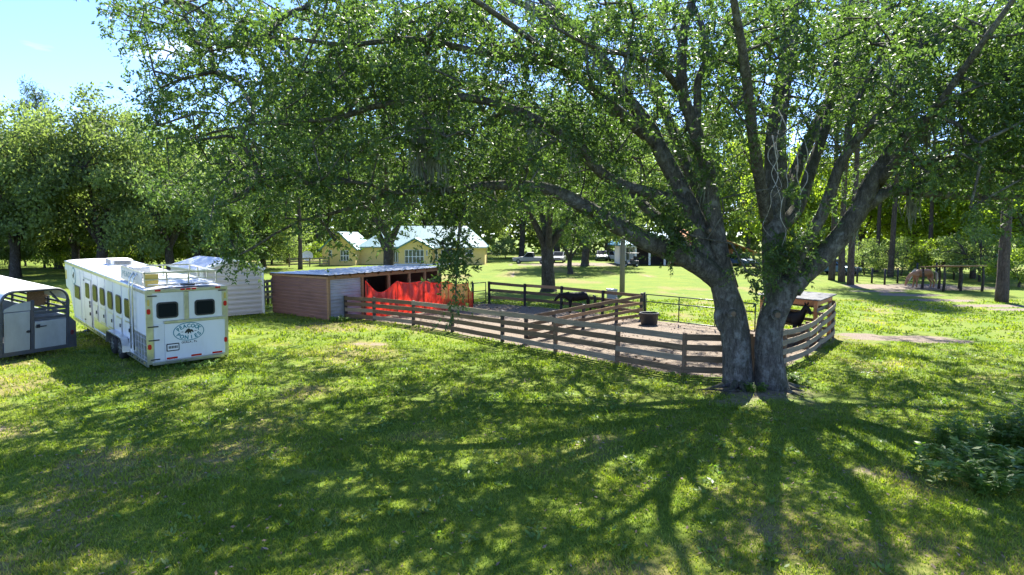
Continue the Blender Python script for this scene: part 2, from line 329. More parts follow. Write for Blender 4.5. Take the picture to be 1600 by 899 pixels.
def ground_mat():
    m, nt, b, L = new_mat('lawn_and_soil')
    tc = N(nt, 'ShaderNodeTexCoord'); ca = N(nt, 'ShaderNodeVertexColor', layer_name='mask'); sp = N(nt, 'ShaderNodeSeparateColor'); L(ca.outputs[0], sp.inputs[0])
    n1 = N(nt, 'ShaderNodeTexNoise', Scale=9., Detail=8., Roughness=.75); L(tc.outputs['Object'], n1.inputs['Vector'])
    n2 = N(nt, 'ShaderNodeTexNoise', Scale=.55, Detail=5., Roughness=.6); L(tc.outputs['Object'], n2.inputs['Vector'])
    n4 = N(nt, 'ShaderNodeTexNoise', Scale=42., Detail=4., Roughness=.7); L(tc.outputs['Object'], n4.inputs['Vector'])
    g = N(nt, 'ShaderNodeValToRGB'); e = g.color_ramp.elements; e[0].position = .3; e[1].position = .72; e[0].color = (.07, .11, .012, 1); e[1].color = (.175, .22, .025, 1); L(n1.outputs[0], g.inputs[0])
    g2 = N(nt, 'ShaderNodeValToRGB'); e = g2.color_ramp.elements; e[0].position = .35; e[1].position = .68; e[0].color = (.75, .9, .8, 1); e[1].color = (1.2, 1.08, 1.0, 1); L(n2.outputs[0], g2.inputs[0])
    mg = N(nt, 'ShaderNodeMixRGB', blend_type='MULTIPLY'); mg.inputs[0].default_value = 1; L(g.outputs[0], mg.inputs[1]); L(g2.outputs[0], mg.inputs[2])
    dry = N(nt, 'ShaderNodeValToRGB'); e = dry.color_ramp.elements; e[0].position = .3; e[1].position = .7; e[0].color = (.10, .10, .028, 1); e[1].color = (.24, .205, .068, 1); L(n1.outputs[0], dry.inputs[0])
    so = N(nt, 'ShaderNodeValToRGB'); e = so.color_ramp.elements; e[0].position = .3; e[1].position = .72; e[0].color = (.10, .075, .05, 1); e[1].color = (.31, .25, .175, 1); L(n1.outputs[0], so.inputs[0])
    pd = N(nt, 'ShaderNodeValToRGB'); e = pd.color_ramp.elements; e[0].position = .32; e[1].position = .7; e[0].color = (.07, .05, .038, 1); e[1].color = (.30, .248, .19, 1); L(n4.outputs[0], pd.inputs[0])
    def fray(sock, lo, hi):
        a = N(nt, 'ShaderNodeMath', operation='MULTIPLY_ADD'); a.inputs[1].default_value = .55; L(n1.outputs[0], a.inputs[0])
        s_ = N(nt, 'ShaderNodeMath', operation='SUBTRACT'); s_.inputs[1].default_value = .27; L(sock, s_.inputs[0]); L(s_.outputs[0], a.inputs[2])
        q = N(nt, 'ShaderNodeMapRange', interpolation_type='SMOOTHSTEP'); q.inputs['From Min'].default_value = lo; q.inputs['From Max'].default_value = hi; L(a.outputs[0], q.inputs['Value']); return q.outputs[0]
    x1 = N(nt, 'ShaderNodeMixRGB'); L(fray(sp.outputs[1], .25, .85), x1.inputs[0]); L(mg.outputs[0], x1.inputs[1]); L(dry.outputs[0], x1.inputs[2])
    x2 = N(nt, 'ShaderNodeMixRGB'); L(fray(sp.outputs[0], .35, .75), x2.inputs[0]); L(x1.outputs[0], x2.inputs[1]); L(so.outputs[0], x2.inputs[2])
    x3 = N(nt, 'ShaderNodeMixRGB'); L(fray(sp.outputs[2], .3, .65), x3.inputs[0]); L(x2.outputs[0], x3.inputs[1]); L(pd.outputs[0], x3.inputs[2])
    L(x3.outputs[0], b.inputs['Base Color']); b.inputs['Roughness'].default_value = .95; b.inputs['Specular IOR Level'].default_value = .15
    bp = N(nt, 'ShaderNodeBump', Strength=.8, Distance=.05); L(n1.outputs[0], bp.inputs['Height']); L(bp.outputs[0], b.inputs['Normal'])
    return m
M['ground'] = ground_mat()

# ------------------------------------------------------------------ survey points of the paddock
FN = [gp(541, 497), gp(585, 500.5), gp(646, 508), gp(707, 518.5), gp(785, 533.5), gp(868, 549), gp(964, 567.5), gp(1068, 585.5), Vector((7.05, 17.95, 0))]
FF = [Vector((-1.4, 37.8, 0)), Vector((.77, 36.5, 0)), Vector((2.8, 34.8, 0)), Vector((4.85, 32.7, 0)), Vector((6.5, 30.7, 0))]
FI = [FF[-1], gp(963, 504), gp(911, 514), Vector((1.75, 25.6, 0)), Vector((.55, 23.95, 0))]
FR = [Vector((7.15, 18.05, 0)), Vector((8.75, 19.5, 0)), Vector((10.25, 21.1, 0)), Vector((11.55, 22.85, 0)), Vector((13.2, 25.05, 0))]
SH1, SH2, SH3, SH4 = Vector((11.75, 23.5, 0)), Vector((13.5, 25.75, 0)), Vector((12.9, 27.4, 0)), Vector((10.45, 25.75, 0))
SH3 = SH2+SH4-SH1
LC = gp(513, 500); LL = (gp(427, 488)-LC).normalized(); LF = Vector((LL.y, -LL.x, 0)); LLEN, LDEP = 7.9, 5.0
PADD = [FN[i].xy for i in range(9)]+[FR[i].xy for i in range(1, 5)]+[Vector((9.3, 28.3)), FF[4].xy, FF[3].xy, FF[2].xy, FF[1].xy, FF[0].xy, (LC+LF*LLEN).xy, (LC+LF*LLEN+LL*4).xy, (LC+LL*4).xy, LC.xy]
def in_poly(x, y, P):
    c = np.zeros(x.shape, bool); n = len(P)
    for i in range(n):
        x0, y0 = P[i]; x1, y1 = P[(i+1) % n]
        if abs(y1-y0) < 1e-9: continue
        k = ((y0 > y) != (y1 > y)) & (x < (x1-x0)*(y-y0)/(y1-y0)+x0); c ^= k
    return c
def masks(x, y):
    n1 = fbm(x*.55, y*.55, 3); n2 = fbm(x*.16+5, y*.16, 11, 3); n3 = fbm(x*1.7, y*1.7, 21)
    soil = .85*sstep(.585, .82, n1*.5+n3*.5+.18*(n2-.5))
    soil = np.maximum(soil, (.2+.75*n3)*sstep(3.2, .4, np.hypot(x-6.5, (y-16.2)*1.15)+1.6*(n1-.5)))
    dry = sstep(.43, .75, n2*.5+.6*n1-.05)*.85
    dry = np.maximum(dry, .9*sstep(3.4, .8, np.hypot(x+14.8, (y-16.6)*1.1)+1.5*(n1-.5)))
    pad = in_poly(x, y, [tuple(p) for p in PADD]).astype(float)*(.62+.6*n1)
    def blob(px, py, rx, ry, a=1.):
        g = gp(px, py); return a*sstep(1.15, .45, np.hypot((x-g.x)/rx, (y-g.y)/ry)+.9*(n3-.5)+.6*(n1-.5))
    sand = 0*x
    for b in ((1400, 528, 2.8, 1.0), (1345, 524, 1.3, .8), (1470, 533, 1.6, .6), (1590, 484, 3, .9), (1540, 478, 3, 1.), (1480, 469, 3, 1.1), (1420, 461, 3, 1.3), (1370, 455, 2.5, 1.3),
              (900, 429, 6, 2.2), (880, 434, 5, 1.4), (760, 429, 6, 2.), (700, 428, 5, 2), (1385, 447, 5, 2.5), (1440, 449, 8, 4), (800, 409.5, 18, 3.), (1000, 412, 22, 4.5), (1120, 417, 12, 3), (905, 413, 12, 4)):
        sand = np.maximum(sand, blob(*b)*(.35+.95*n3))
    for b in ((525, 597, .7, .3), (470, 571, .5, .3), (500, 735, .9, .35), (10, 797, .5, .5), (205, 875, .7, .3), (680, 770, .2, .2), (1180, 665, .35, .3), (1165, 745, .25, .3), (300, 575, .9, .4), (440, 705, .5, .5), (1300, 800, .4, .3), (1560, 800, .5, .3), (1010, 885, .5, .25)):
        soil = np.maximum(soil, blob(*b)*(.1+.65*n3))
    return soil*(1-pad), dry, np.maximum(pad, sand)
def height(x, y):
    return .05*(fbm(x*.35, y*.35, 31, 3)-.5)*sstep(3, 12, np.abs(x)*0+y) - .01

# ------------------------------------------------------------------ the ground: one sheet to the horizon
def axis(lo, hi, step, far, k=1.28):
    a = list(np.arange(lo, hi+1e-6, step)); s = step; v = hi
    while v < far: s *= k; v += s; a.append(v)
    s = step; v = lo; pre = []
    while v > -far: s *= k; v -= s; pre.append(v)
    return np.array(pre[::-1]+a)
gxs, gys = axis(-26, 26, .2, 2500), axis(5, 42, .2, 2500)
GX, GY = np.meshgrid(gxs, gys); nx, ny = len(gxs), len(gys)
gv = np.stack([GX.ravel(), GY.ravel(), height(GX.ravel(), GY.ravel())], 1)
ii = np.arange(ny-1)[:, None]*nx+np.arange(nx-1)[None, :]
gf = np.stack([ii, ii+1, ii+nx+1, ii+nx], -1).reshape(-1, 4)
gme = np_mesh('ground', gv, gf)
so_, dr_, pd_ = masks(gv[:, 0], gv[:, 1])
ca = gme.color_attributes.new('mask', 'FLOAT_COLOR', 'POINT'); ca.data.foreach_set('color', np.stack([so_, dr_, pd_, np.ones_like(so_)], 1).astype(np.float32).ravel())
gob = link('ground', gme, M['ground'], smooth=True); gob['kind'] = 'structure'

# ------------------------------------------------------------------ horse trailer (local: x forward from the tailgate, y left, z up)
def rig(origin, ang, pitch):
    return Matrix.Translation(origin) @ Matrix.Rotation(ang, 4, 'Z') @ Matrix.Rotation(-pitch, 4, 'Y')
def wheel(parent, c, r, wd, side, rim_mat):
    m = MB(); s = side
    m.lathe([(r*.55, -wd/2), (r*.9, -wd/2), (r, -wd*.3), (r, wd*.3), (r*.9, wd/2), (r*.55, wd/2)], c, 24, 'y'); wh = m.build('wheel', M['black'], parent, True)
    y = c[1]+s*wd*.36
    m = MB(); m.lathe([(r*.6, 0), (r*.56, s*.03), (r*.2, s*.01), (r*.18, s*.05), (0.01, s*.055)], (c[0], y, c[2]), 20, 'y')
    for k in range(8):
        a = 2*math.pi*k/8; m.box((c[0]+math.cos(a)*r*.38, y+s*.03, c[2]+math.sin(a)*r*.38), (r*.1, .03, r*.3), Matrix.Rotation(-a+math.pi/2, 3, 'Y'))
    m.build('rim', rim_mat, wh)
    return wh
def horse_trailer():
    A = gp(233, 578); W = 2.38
    t = thing('horse_trailer', 'long white horse trailer with an oval pony emblem on its tailgate', 'trailer', mat4=rig(A, R(135.7), R(2.9)))
    m = MB(); prof = [(0, .15), (10.4, .15), (11.1, 1.2), (11.85, 1.33), (12.02, 2.2), (11.85, 2.44), (11.6, 2.5), (.0, 2.5)]
    m.prism(prof, (0, 0, 0), (1, 0, 0), (0, 0, 1), W)      # x cross z = -y: extrudes to the right side
    m.build('body', M['white'], t, bevel=.05)
    m = MB()                                                  # crowned roof skin
    ys = [0.02, -.12, -.45, -1.19, -1.93, -2.26, -2.36]; zs = [2.49, 2.525, 2.55, 2.57, 2.55, 2.525, 2.49]
    V = [(x, y, z) for x in (.05, 11.7) for y, z in zip(ys, zs)]; m.add(V, [(i, i+1, 8+i, 7+i) for i in range(6)])
    m.build('roof', M['roofwhite'], t, True)
    for k in range(1, 12):
        m = MB(); V = [(x, y, z+h) for x, h in ((k-.02, .002), (k, .012), (k+.02, .002)) for y, z in zip(ys, zs)]
        m.add(V, [(j*7+i, j*7+i+1, (j+1)*7+i+1, (j+1)*7+i) for j in range(2) for i in range(6)]); m.build('roof_seam', M['roofwhite'], t)
    for y in (.015, -W-.015):
        m = MB(); m.bar((.0, y, 2.44), (11.75, y, 2.44), .05, .13); m.build('roof_rail', M['alu'], t, bevel=.02)
        m = MB(); m.bar((.0, y, .16), (10.35, y, .16), .05, .16); m.build('side_skirt', M['alu'], t)
    for k in range(38):
        x = .3+k*.26
        if 1.9 < x < 4.1: continue
        m = MB(); m.box((x, .043, .16), (.09, .012, .05)); m.build('running_light', M['trim'] if k % 4 else M['amber'], t)
    # left side (y = 0 plane)
    AX, AZ = (-1, 0, 0), (0, 0, 1)           # seen from outside: ax x az = +y
    def plate(name, mat, x, z, w_, h_, r_, y, d, parent=t):
        mb = MB(); mb.prism(rrect(w_, h_, r_), (x, y, z), AX, AZ, d); return mb.build(name, mat, parent)
    def window(x, z, w_, h_, r_=.06):
        f = plate('window', M['trim'], x, z, w_, h_, r_, .001, .022); plate('pane', M['glass'], x, z, w_-.08, h_-.08, max(r_-.02, .02), .024, .006, f); return f
    plate('lower_panel', M['alu'], 5.5, .42, 2.75, .36, .02, .002, .008)
    plate('lower_panel', M['alu'], .82, .62, 1.5, .86, .02, .002, .008)
    for i in range(5):
        x = 6.56-i*1.103
        window(x, 1.66, .68, .64, .14)
        f = plate('feed_door', M['alu'], x-.02, .93, .68, .58, .03, .001, .014); plate('door_panel', M['white'], x-.02, .93, .58, .48, .03, .016, .006, f)
        mb = MB(); mb.box((x-.22, .035, .95), (.05, .03, .12)); mb.build('latch', M['trim'], f)
    for x in (.05, 1.7, 2.85, 3.95, 5.05, 6.15, 7.05, 8.4, 9.0, 10.35): m = MB(); m.bar((x, .004, .24), (x, .004, 2.38), .012, .02, (1, 0, 0)); m.build('panel_seam', M['aludull'], t)
    window(9.6, 1.35, .95, .55, .04)
    d = plate('entry_door', M['alu'], 7.73, 1.14, 1.16, 1.92, .05, .001, .012); plate('door_skin', M['white'], 7.73, 1.14, 1.08, 1.84, .04, .014, .012, d)
    plate('door_glass', M['glass'], 7.7, 1.63, .66, .6, .1, .028, .012, d)
    for z in (.75, 1.06, 1.2): plate('door_lock', M['trim'], 7.32, z, .09, .12, .02, .028, .03, d)
    for z in (2., .4): plate('hinge', M['trim'], 8.22, z, .12, .05, .01, .028, .02, d)
    e = plate('emblem', M['teal'], 10.2, 1.97, .66, .74, .3, .002, .006); plate('emblem_field', M['white'], 10.2, 1.97, .56, .64, .26, .009, .004, e)
    mb = MB(); mb.prism([(-.15, -.12), (.02, -.02), (.1, -.16), (.14, -.12), (.1, .05), (.17, .14), (.05, .18), (-.06, .06), (-.2, .04)], (10.2, .014, 1.97), AX, AZ, .004); mb.build('pony_mark', M['ink'], e)
    plate('placard', M['amber'], 11.72, 1.9, .26, .42, .05, .0, .012)
    # steel grid panel and ladder near the tail
    for z in (.35, .55, .75, .95): m = MB(); m.bar((.12, .03, z), (1.4, .03, z), .02, .02); m.build('grid_bar', M['aludull'], t)
    for x in (.25, .55, .85): m = MB(); m.bar((x, .05, .25), (x, .05, 1.02), .02, .02); m.build('grid_bar', M['aludull'], t)
    for dx in (0, .36):
        m = MB(); x = 1.18+dx
        m.tube([(x, .09, .42), (x, .09, 2.45), (x, .06, 2.75), (x, -.06, 2.92), (x, -.22, 2.95), (x, -.34, 2.86)], .022, 7); m.build('ladder_rail', M['alu'], t, True)
    for k in range(7): m = MB(); m.tube([(1.18, .09, .6+k*.3), (1.54, .09, .6+k*.3)], .016, 6); m.build('ladder_rung', M['alu'], t, True)
    # wheels and fenders
    for sgn, y in ((1, .03), (-1, -W-.03)):
        for x in (2.65, 3.62): wheel(t, (x, y, .24), .39, .24, sgn, M['chrome'])
        m = MB(); P = []
        for k in range(15):
            a = math.pi*k/14; P.append((math.cos(a), math.sin(a)))
        out = [(3.13+c*1.08 if abs(c) > .45 else 3.13+c*1.08, .2+min(s*.95, .46)) for c, s in P]; inn = [(3.13+c*1.03, .2+min(s*.9, .42)) for c, s in P]
        V = []; 
        for yy in (y-.12*sgn-.02*sgn, y+.2*sgn): V += [(a, yy, b) for a, b in out]+[(a, yy, b) for a, b in inn]
        n = 15; Fc = []
        for i in range(n-1): Fc += [(i, i+1, 2*n+i+1, 2*n+i), (n+i, 3*n+i, 3*n+i+1, n+i+1), (2*n+i, 2*n+i+1, 3*n+i+1, 3*n+i)]
        m.add(V, Fc); m.build('fender', M['alu'], t)
        m = MB(); m.box((3.13, y-.025*sgn, .38), (2.05, .02, .5)); m.build('wheel_well_shade', M['trim'], t)  # dark plate on the uncut body, stands for shade in the wheel recess
    m = MB(); m.box((3.13, -W/2, .24), (.12, W-.3, .12)); m.box((3.62, -W/2, .24), (.1, W-.3, .1)); m.build('axle', M['trim'], t)
    m = MB(); m.bar((11.3, -W/2, 1.2), (11.3, -W/2, .3), .12, .12, (1, 0, 0)); m.build('coupler', M['trim'], t); m = MB(); m.bar((10.6, -.5, .3), (10.6, -.5, -.52), .09, .09, (1, 0, 0)); m.box((10.6, -.5, -.5), (.3, .3, .04)); m.build('landing_leg', M['trim'], t)
    # tailgate (x = 0 plane), ax to the right as seen from behind
    BX, BZ = (0, -1, 0), (0, 0, 1)          # (0,-1,0)x(0,0,1) = (-1,0,0): outward
    def rp(name, mat, w0, z0, w_, h_, r_, d0, d, parent=t):
        mb = MB(); mb.prism(rrect(w_, h_, r_), (-d0, -w0, z0), BX, BZ, d); return mb.build(name, mat, parent)
    for wc in (.05, W-.05): m = MB(); m.box((-.012, -wc, 1.33), (.035, .2, 2.36)); m.build('corner_post', M['alu'], t, bevel=.01)
    m = MB(); m.box((-.018, -W/2, 2.47), (.05, W, .11)); m.build('header_rail', M['alu'], t, bevel=.015)
    m = MB(); m.box((-.02, -1.12, 1.95), (.045, .14, .92)); m.build('centre_post', M['alu'], t, bevel=.01)
    m = MB(); m.box((-.03, -1.4, 1.46), (.06, 1.9, .1)); m.build('ramp_header', M['alu'], t, bevel=.015)
    m = MB(); m.box((-.03, -1.19, .17), (.06, W-.2, .12)); m.build('rear_sill', M['alu'], t, bevel=.015)
    for k, (wc, w_) in enumerate(((.6, .94), (1.72, 1.04))):
        d = rp('rear_door', M['white'], wc, 1.96, w_, .9, .02, .002, .02)
        f = rp('window', M['trim'], (.565, 1.685)[k], 1.85, .63, .52, .1, .024, .02, d)
        rp('pane', M['glass'], (.565, 1.685)[k], 1.85, .53, .42, .07, .046, .008, d)
    rp('side_panel', M['white'], .31, .83, .28, 1.2, .02, .002, .012)
    ramp = rp('loading_ramp', M['white'], 1.39, .83, 1.84, 1.16, .02, .002, .032)
    for wc, z, w_ in ((.14, 2.32, .26), (.14, 1.35, .3), (.16, .92, .3), (.18, .3, .26), (2.24, 2.38, .24)): m = MB(); m.box((-.035, -wc, z), (.03, w_, .035)); m.build('strap_hinge', M['trim'], t)
    for wc, z in ((.03, 1.84), (.03, .72), (2.33, 1.93), (2.33, .69)): rp('tail_light', M['red'], wc, z, .1, .17, .045, .03, .02)
    for wc, z in ((.03, 2.12), (2.33, 2.2)): rp('marker_light', M['amber'], wc, z, .06, .2, .028, .03, .015)
    for wc, w_ in ((.3, .16), (1.02, .13), (1.19, .13), (1.36, .13), (2.1, .16)): rp('clearance_light', M['red'], wc, 2.49, w_, .06, .015, .044, .02)
    for wc in (.66, 1.39, 2.05): rp('reflective_strip', M['red'], wc, .29, .32, .06, .01, .036, .006)
    p = rp('licence_plate', M['trim'], .69, .64, .38, .25, .03, .036, .012); rp('plate_face', M['wtrim'], .69, .64, .32, .18, .01, .05, .006, p)
    m = MB()
    for k in range(6): m.box((-.058, -(.69-.115+k*.046), .645), (.004, .03, .085))
    m.build('plate_digits', M['ink'], p)
    # oval emblem with the stable's name
    ec = (-.037, -1.175, 1.1)
    mb = MB(); mb.prism(ellipse(.47, .30), ec, BX, BZ, .004); em = mb.build('emblem', M['teal'], t)
    mb = MB(); mb.prism(ellipse(.445, .275), (-.0415, -1.175, 1.1), BX, BZ, .003); mb.build('emblem_field', M['white'], em)
    mb = MB(); o = (-.0455, -1.175, 1.1)
    for i, c in enumerate('PEACOCK'):
        a = R(152-i*(152-28)/6); put_glyph(mb, c, .17, o, BX, BZ, math.atan2(.19*math.cos(a), -.355*math.sin(a))+math.pi, .355*math.cos(a), .19*math.sin(a)-.0, .9)
    for i, c in enumerate('PONIES'):
        a = R(208+i*(332-208)/5); put_glyph(mb, c, .17, o, BX, BZ, math.atan2(.19*math.cos(a), -.355*math.sin(a)), .35*math.cos(a), .19*math.sin(a), .95)
    mb.build('lettering', M['teal'], em)
    mb = MB(); mb.prism([(-.13, -.02), (-.06, .07), (.0, .1), (.05, .06), (.1, .06), (.15, -.02), (.12, -.04), (.07, .0), (.06, -.09), (.02, -.02), (-.03, -.1), (-.05, -.01), (-.09, -.06)], o, BX, BZ, .004)
    for s in (-1, 1): mb.prism([(s*.17, -.012), (s*.27, .0), (s*.17, .012)][::s], o, BX, BZ, .004)
    mb.build('pony_mark', M['ink'], em)
    mb = MB()
    for i, c in enumerate('OCALA,'): put_glyph(mb, c, .085, (-.0355, -1.175, .755), BX, BZ, 0, -.19+i*.058, 0)
    for i, c in enumerate('FL'): put_glyph(mb, c, .085, (-.0355, -1.175, .755), BX, BZ, 0, .17+i*.055, 0)
    mb.build('town_lettering', M['ink'], ramp)
    # roof rack, pod panels and air conditioner
    for y in (-.1, -W+.1):
        m = MB(); m.bar((.55, y, 2.98), (3.15, y, 2.98), .04, .05); m.bar((.55, y, 2.58), (3.15, y, 2.58), .04, .04)
        for x in (.57, 1.4, 2.3, 3.13): m.bar((x, y, 2.55), (x, y, 2.98), .04, .04, (1, 0, 0))
        m.build('rack_side', M['alu'], t)
    for x in (.57, 3.13):
        m = MB(); m.bar((x, -.1, 2.98), (x, -W+.1, 2.98), .04, .05); m.bar((x, -.1, 2.76), (x, -W+.1, 2.76), .03, .03)
        for y in (-.75, -1.4): m.bar((x, y, 2.57), (x, y, 2.98), .04, .04, (1, 0, 0))
        m.build('rack_end', M['alu'], t)
    m = MB(); m.box((1.9, -.07, 2.78), (2.5, .012, .36)); sg = m.build('rack_sign', M['aludull'], t)
    mb = MB()
    for i, c in enumerate('PEACOCK'): put_glyph(mb, c, .26, (1.9, -.06, 2.79), AX, AZ, 0, -.9+i*.22, 0)
    mb.build('sign_lettering', M['teal'], sg)
    m = MB(); m.box((.62, -.32, 2.74), (.02, .4, .4)); m.build('rack_plate', M['amber'], t)
    for k in range(7):
        m = MB(); m.box((.75+k*.38, -W/2, 2.6), (.3, W-.4, .03)); m.build('rack_plank', M['roofwhite'], t)
    m = MB(); m.box((2.75, -.55, 2.79), (.5, .55, .4)); m.build('hay_box', M['wtrim'], t, bevel=.03)
    m = MB(); m.prism([(-.5, 0), (.5, 0), (.46, .2), (.36, .25), (-.36, .25), (-.46, .2)], (8.5, -.9, 2.56), (1, 0, 0), (0, 0, 1), .78); ac = m.build('air_conditioner', M['wtrim'], t, bevel=.02)
    for k in range(4): m = MB(); m.box((8.5, -.892, 2.62+k*.045), (.8, .02, .018)); m.build('grille_slat', M['trim'], ac)
    for k in range(3): m = MB(); m.box((7.985, -1.29, 2.63+k*.05), (.02, .6, .02)); m.build('grille_slat', M['trim'], ac)
    m = MB(); m.box((.35, -1.3, 2.59), (.3, .35, .06)); m.build('roof_vent', M['trim'], t, bevel=.01)
horse_trailer()

# ------------------------------------------------------------------ grey stock trailer at the left edge
def stock_trailer():
    Rr = gp(105, 550); Lr = gp(1, 567); wv = (Rr-Lr); W = wv.length; ang = math.atan2(wv.y, wv.x)+math.pi/2
    t = thing('stock_trailer', 'grey stock trailer with a rounded white roof and slatted tailgate', 'trailer', mat4=rig(Rr, ang, R(6.0)))
    # local: x forward, y left; right rear corner at the origin, left side at y = W
    Ls = 4.4; zt = 2.0; rr = .42
    prof = []                                             # half-round roof section seen from behind (y,z)
    for k in range(9): a = R(90*k/8); prof.append((rr-math.cos(a)*rr, zt-rr+.38+math.sin(a)*rr))
    arch = [(p[0], p[1]) for p in prof]+[(W-p[0], p[1]) for p in prof[::-1]]
    m = MB(); n = len(arch); V = [(x, y, z) for x in (-.04, Ls) for y, z in arch]; m.add(V, [(i, i+1, n+i+1, n+i) for i in range(n-1)])
    V2 = [(x, y*.97+.03, z-.025) for x in (-.04, Ls) for y, z in arch]; m.add(V2, [(i+1, i, n+i, n+i+1) for i in range(n-1)])
    m.build('roof', M['roofwhite'], t, True)
    for y, s in ((0, -1), (W, 1)):
        m = MB(); m.box((Ls/2, y, .86), (Ls, .05, 1.0)); m.build('side_wall', M['stockgrey'], t)
        for z in (1.45, 1.62, 1.79): m = MB(); m.box((Ls/2, y, z), (Ls, .04, .07)); m.build('side_slat', M['stockdark'], t)
        for x in (.03, 1.1, 2.2, 3.3, Ls-.03): m = MB(); m.box((x, y, 1.62), (.06, .06, .56)); m.build('side_upright', M['stockdark'], t)
        m = MB(); m.prism([(.0, .18), (.0, 1.35), (.55*.45, 1.1), (.28, .18)], (-.02, y, 0), (0, s, 0), (0, 0, 1), -.06*s); m.build('fender_plate', M['stockdark'], t)
        m = MB(); m.prism(ellipse(.065, .085, 16), (-.05, y+s*.12, .72), (0, -1, 0), (0, 0, 1), .03); m.build('tail_light', M['red'], t)
        for x in (1.6, 2.45): wheel(t, (x, y+s*.14, .16-.105*x+.16), .35, .2, s, M['chrome'])
        m = MB(); m.box((2.02, y+s*.16, .62), (1.9, .3, .04)); m.build('fender', M['stockdark'], t)
    m = MB(); m.box((Ls, W/2, 1.15), (.05, W, 1.6)); m.build('front_wall', M['stockgrey'], t)
    m = MB(); m.box((Ls/2, W/2, .3), (Ls, W, .1)); m.build('floor', M['stockdark'], t)
    m = MB(); m.bar((Ls, W/2, .3), (Ls+1.3, W/2, .3), .12, .12); m.bar((Ls+1.1, W/2, .4), (Ls+1.1, W/2, -.55), .08, .08, (1, 0, 0)); m.build('drawbar', M['stockdark'], t)
    m = MB(); m.box((-.02, W/2, .24), (.08, W+.1, .14)); m.build('rear_sill', M['stockdark'], t, bevel=.01)
    for y in (.0, W): m = MB(); m.box((-.02, y, 1.1), (.07, .09, 1.7)); m.build('corner_post', M['stockdark'], t, bevel=.01)
    yd = W*.555
    m = MB(); m.box((-.03, yd, 1.14), (.07, .1, 1.75)); m.build('door_post', M['stockdark'], t)
    m = MB(); m.box((-.04, (yd+W)/2, .98), (.04, W-yd-.16, 1.34)); d = m.build('narrow_door', M['stockgrey'], t, bevel=.01)
    m = MB(); m.prism(ellipse(.07, .045, 14), (-.06, yd+.13, .95), (0, -1, 0), (0, 0, 1), .02); m.build('door_ring', M['trim'], d)
    m = MB(); m.prism([(0, 0), (W-yd-.12, 0), (W-yd-.15, .1), (W-yd-.5, .26), (0, .3)], (-.02, yd+.06, 1.68), (0, 1, 0), (0, 0, 1), -.03); m.build('upper_panel', M['stockgrey'], t)
    m = MB(); m.box((-.04, yd/2, .78), (.04, yd-.14, .96)); g = m.build('tailgate', M['stockgrey'], t, bevel=.01)
    m = MB(); m.bar((-.08, yd-.08, 1.08), (-.08, yd-.42, 1.08), .03, .03); m.box((-.08, yd-.16, 1.1), (.04, .1, .12)); m.build('gate_latch', M['trim'], g)
    for z in (1.36, 1.55, 1.68): m = MB(); m.box((-.03, yd/2, z), (.05, yd-.06, .09)); m.build('gate_slat', M['stockdark'], t)
    m = MB(); m.bar((0, .07, 1.72), (0, .5, 2.1), .03, .05); m.bar((.3, .07, 1.8), (.3, .4, 2.2), .03, .05); m.build('roof_brace', M['stockdark'], t)
    m = MB(); m.tube([(-.02, y, z-.03) for y, z in arch], .045, 6); m.build('roof_arch', M['stockdark'], t, True)
    m = MB(); m.box((1.3, yd*.2, 1.87), (.04, yd*.62, .66)); m.build('inner_panel', M['boardtan'], t)
    for x in (1.5, 3.): m = MB(); m.tube([(x, y, z-.03) for y, z in arch], .03, 6); m.build('roof_arch', M['stockdark'], t, True)
stock_trailer()

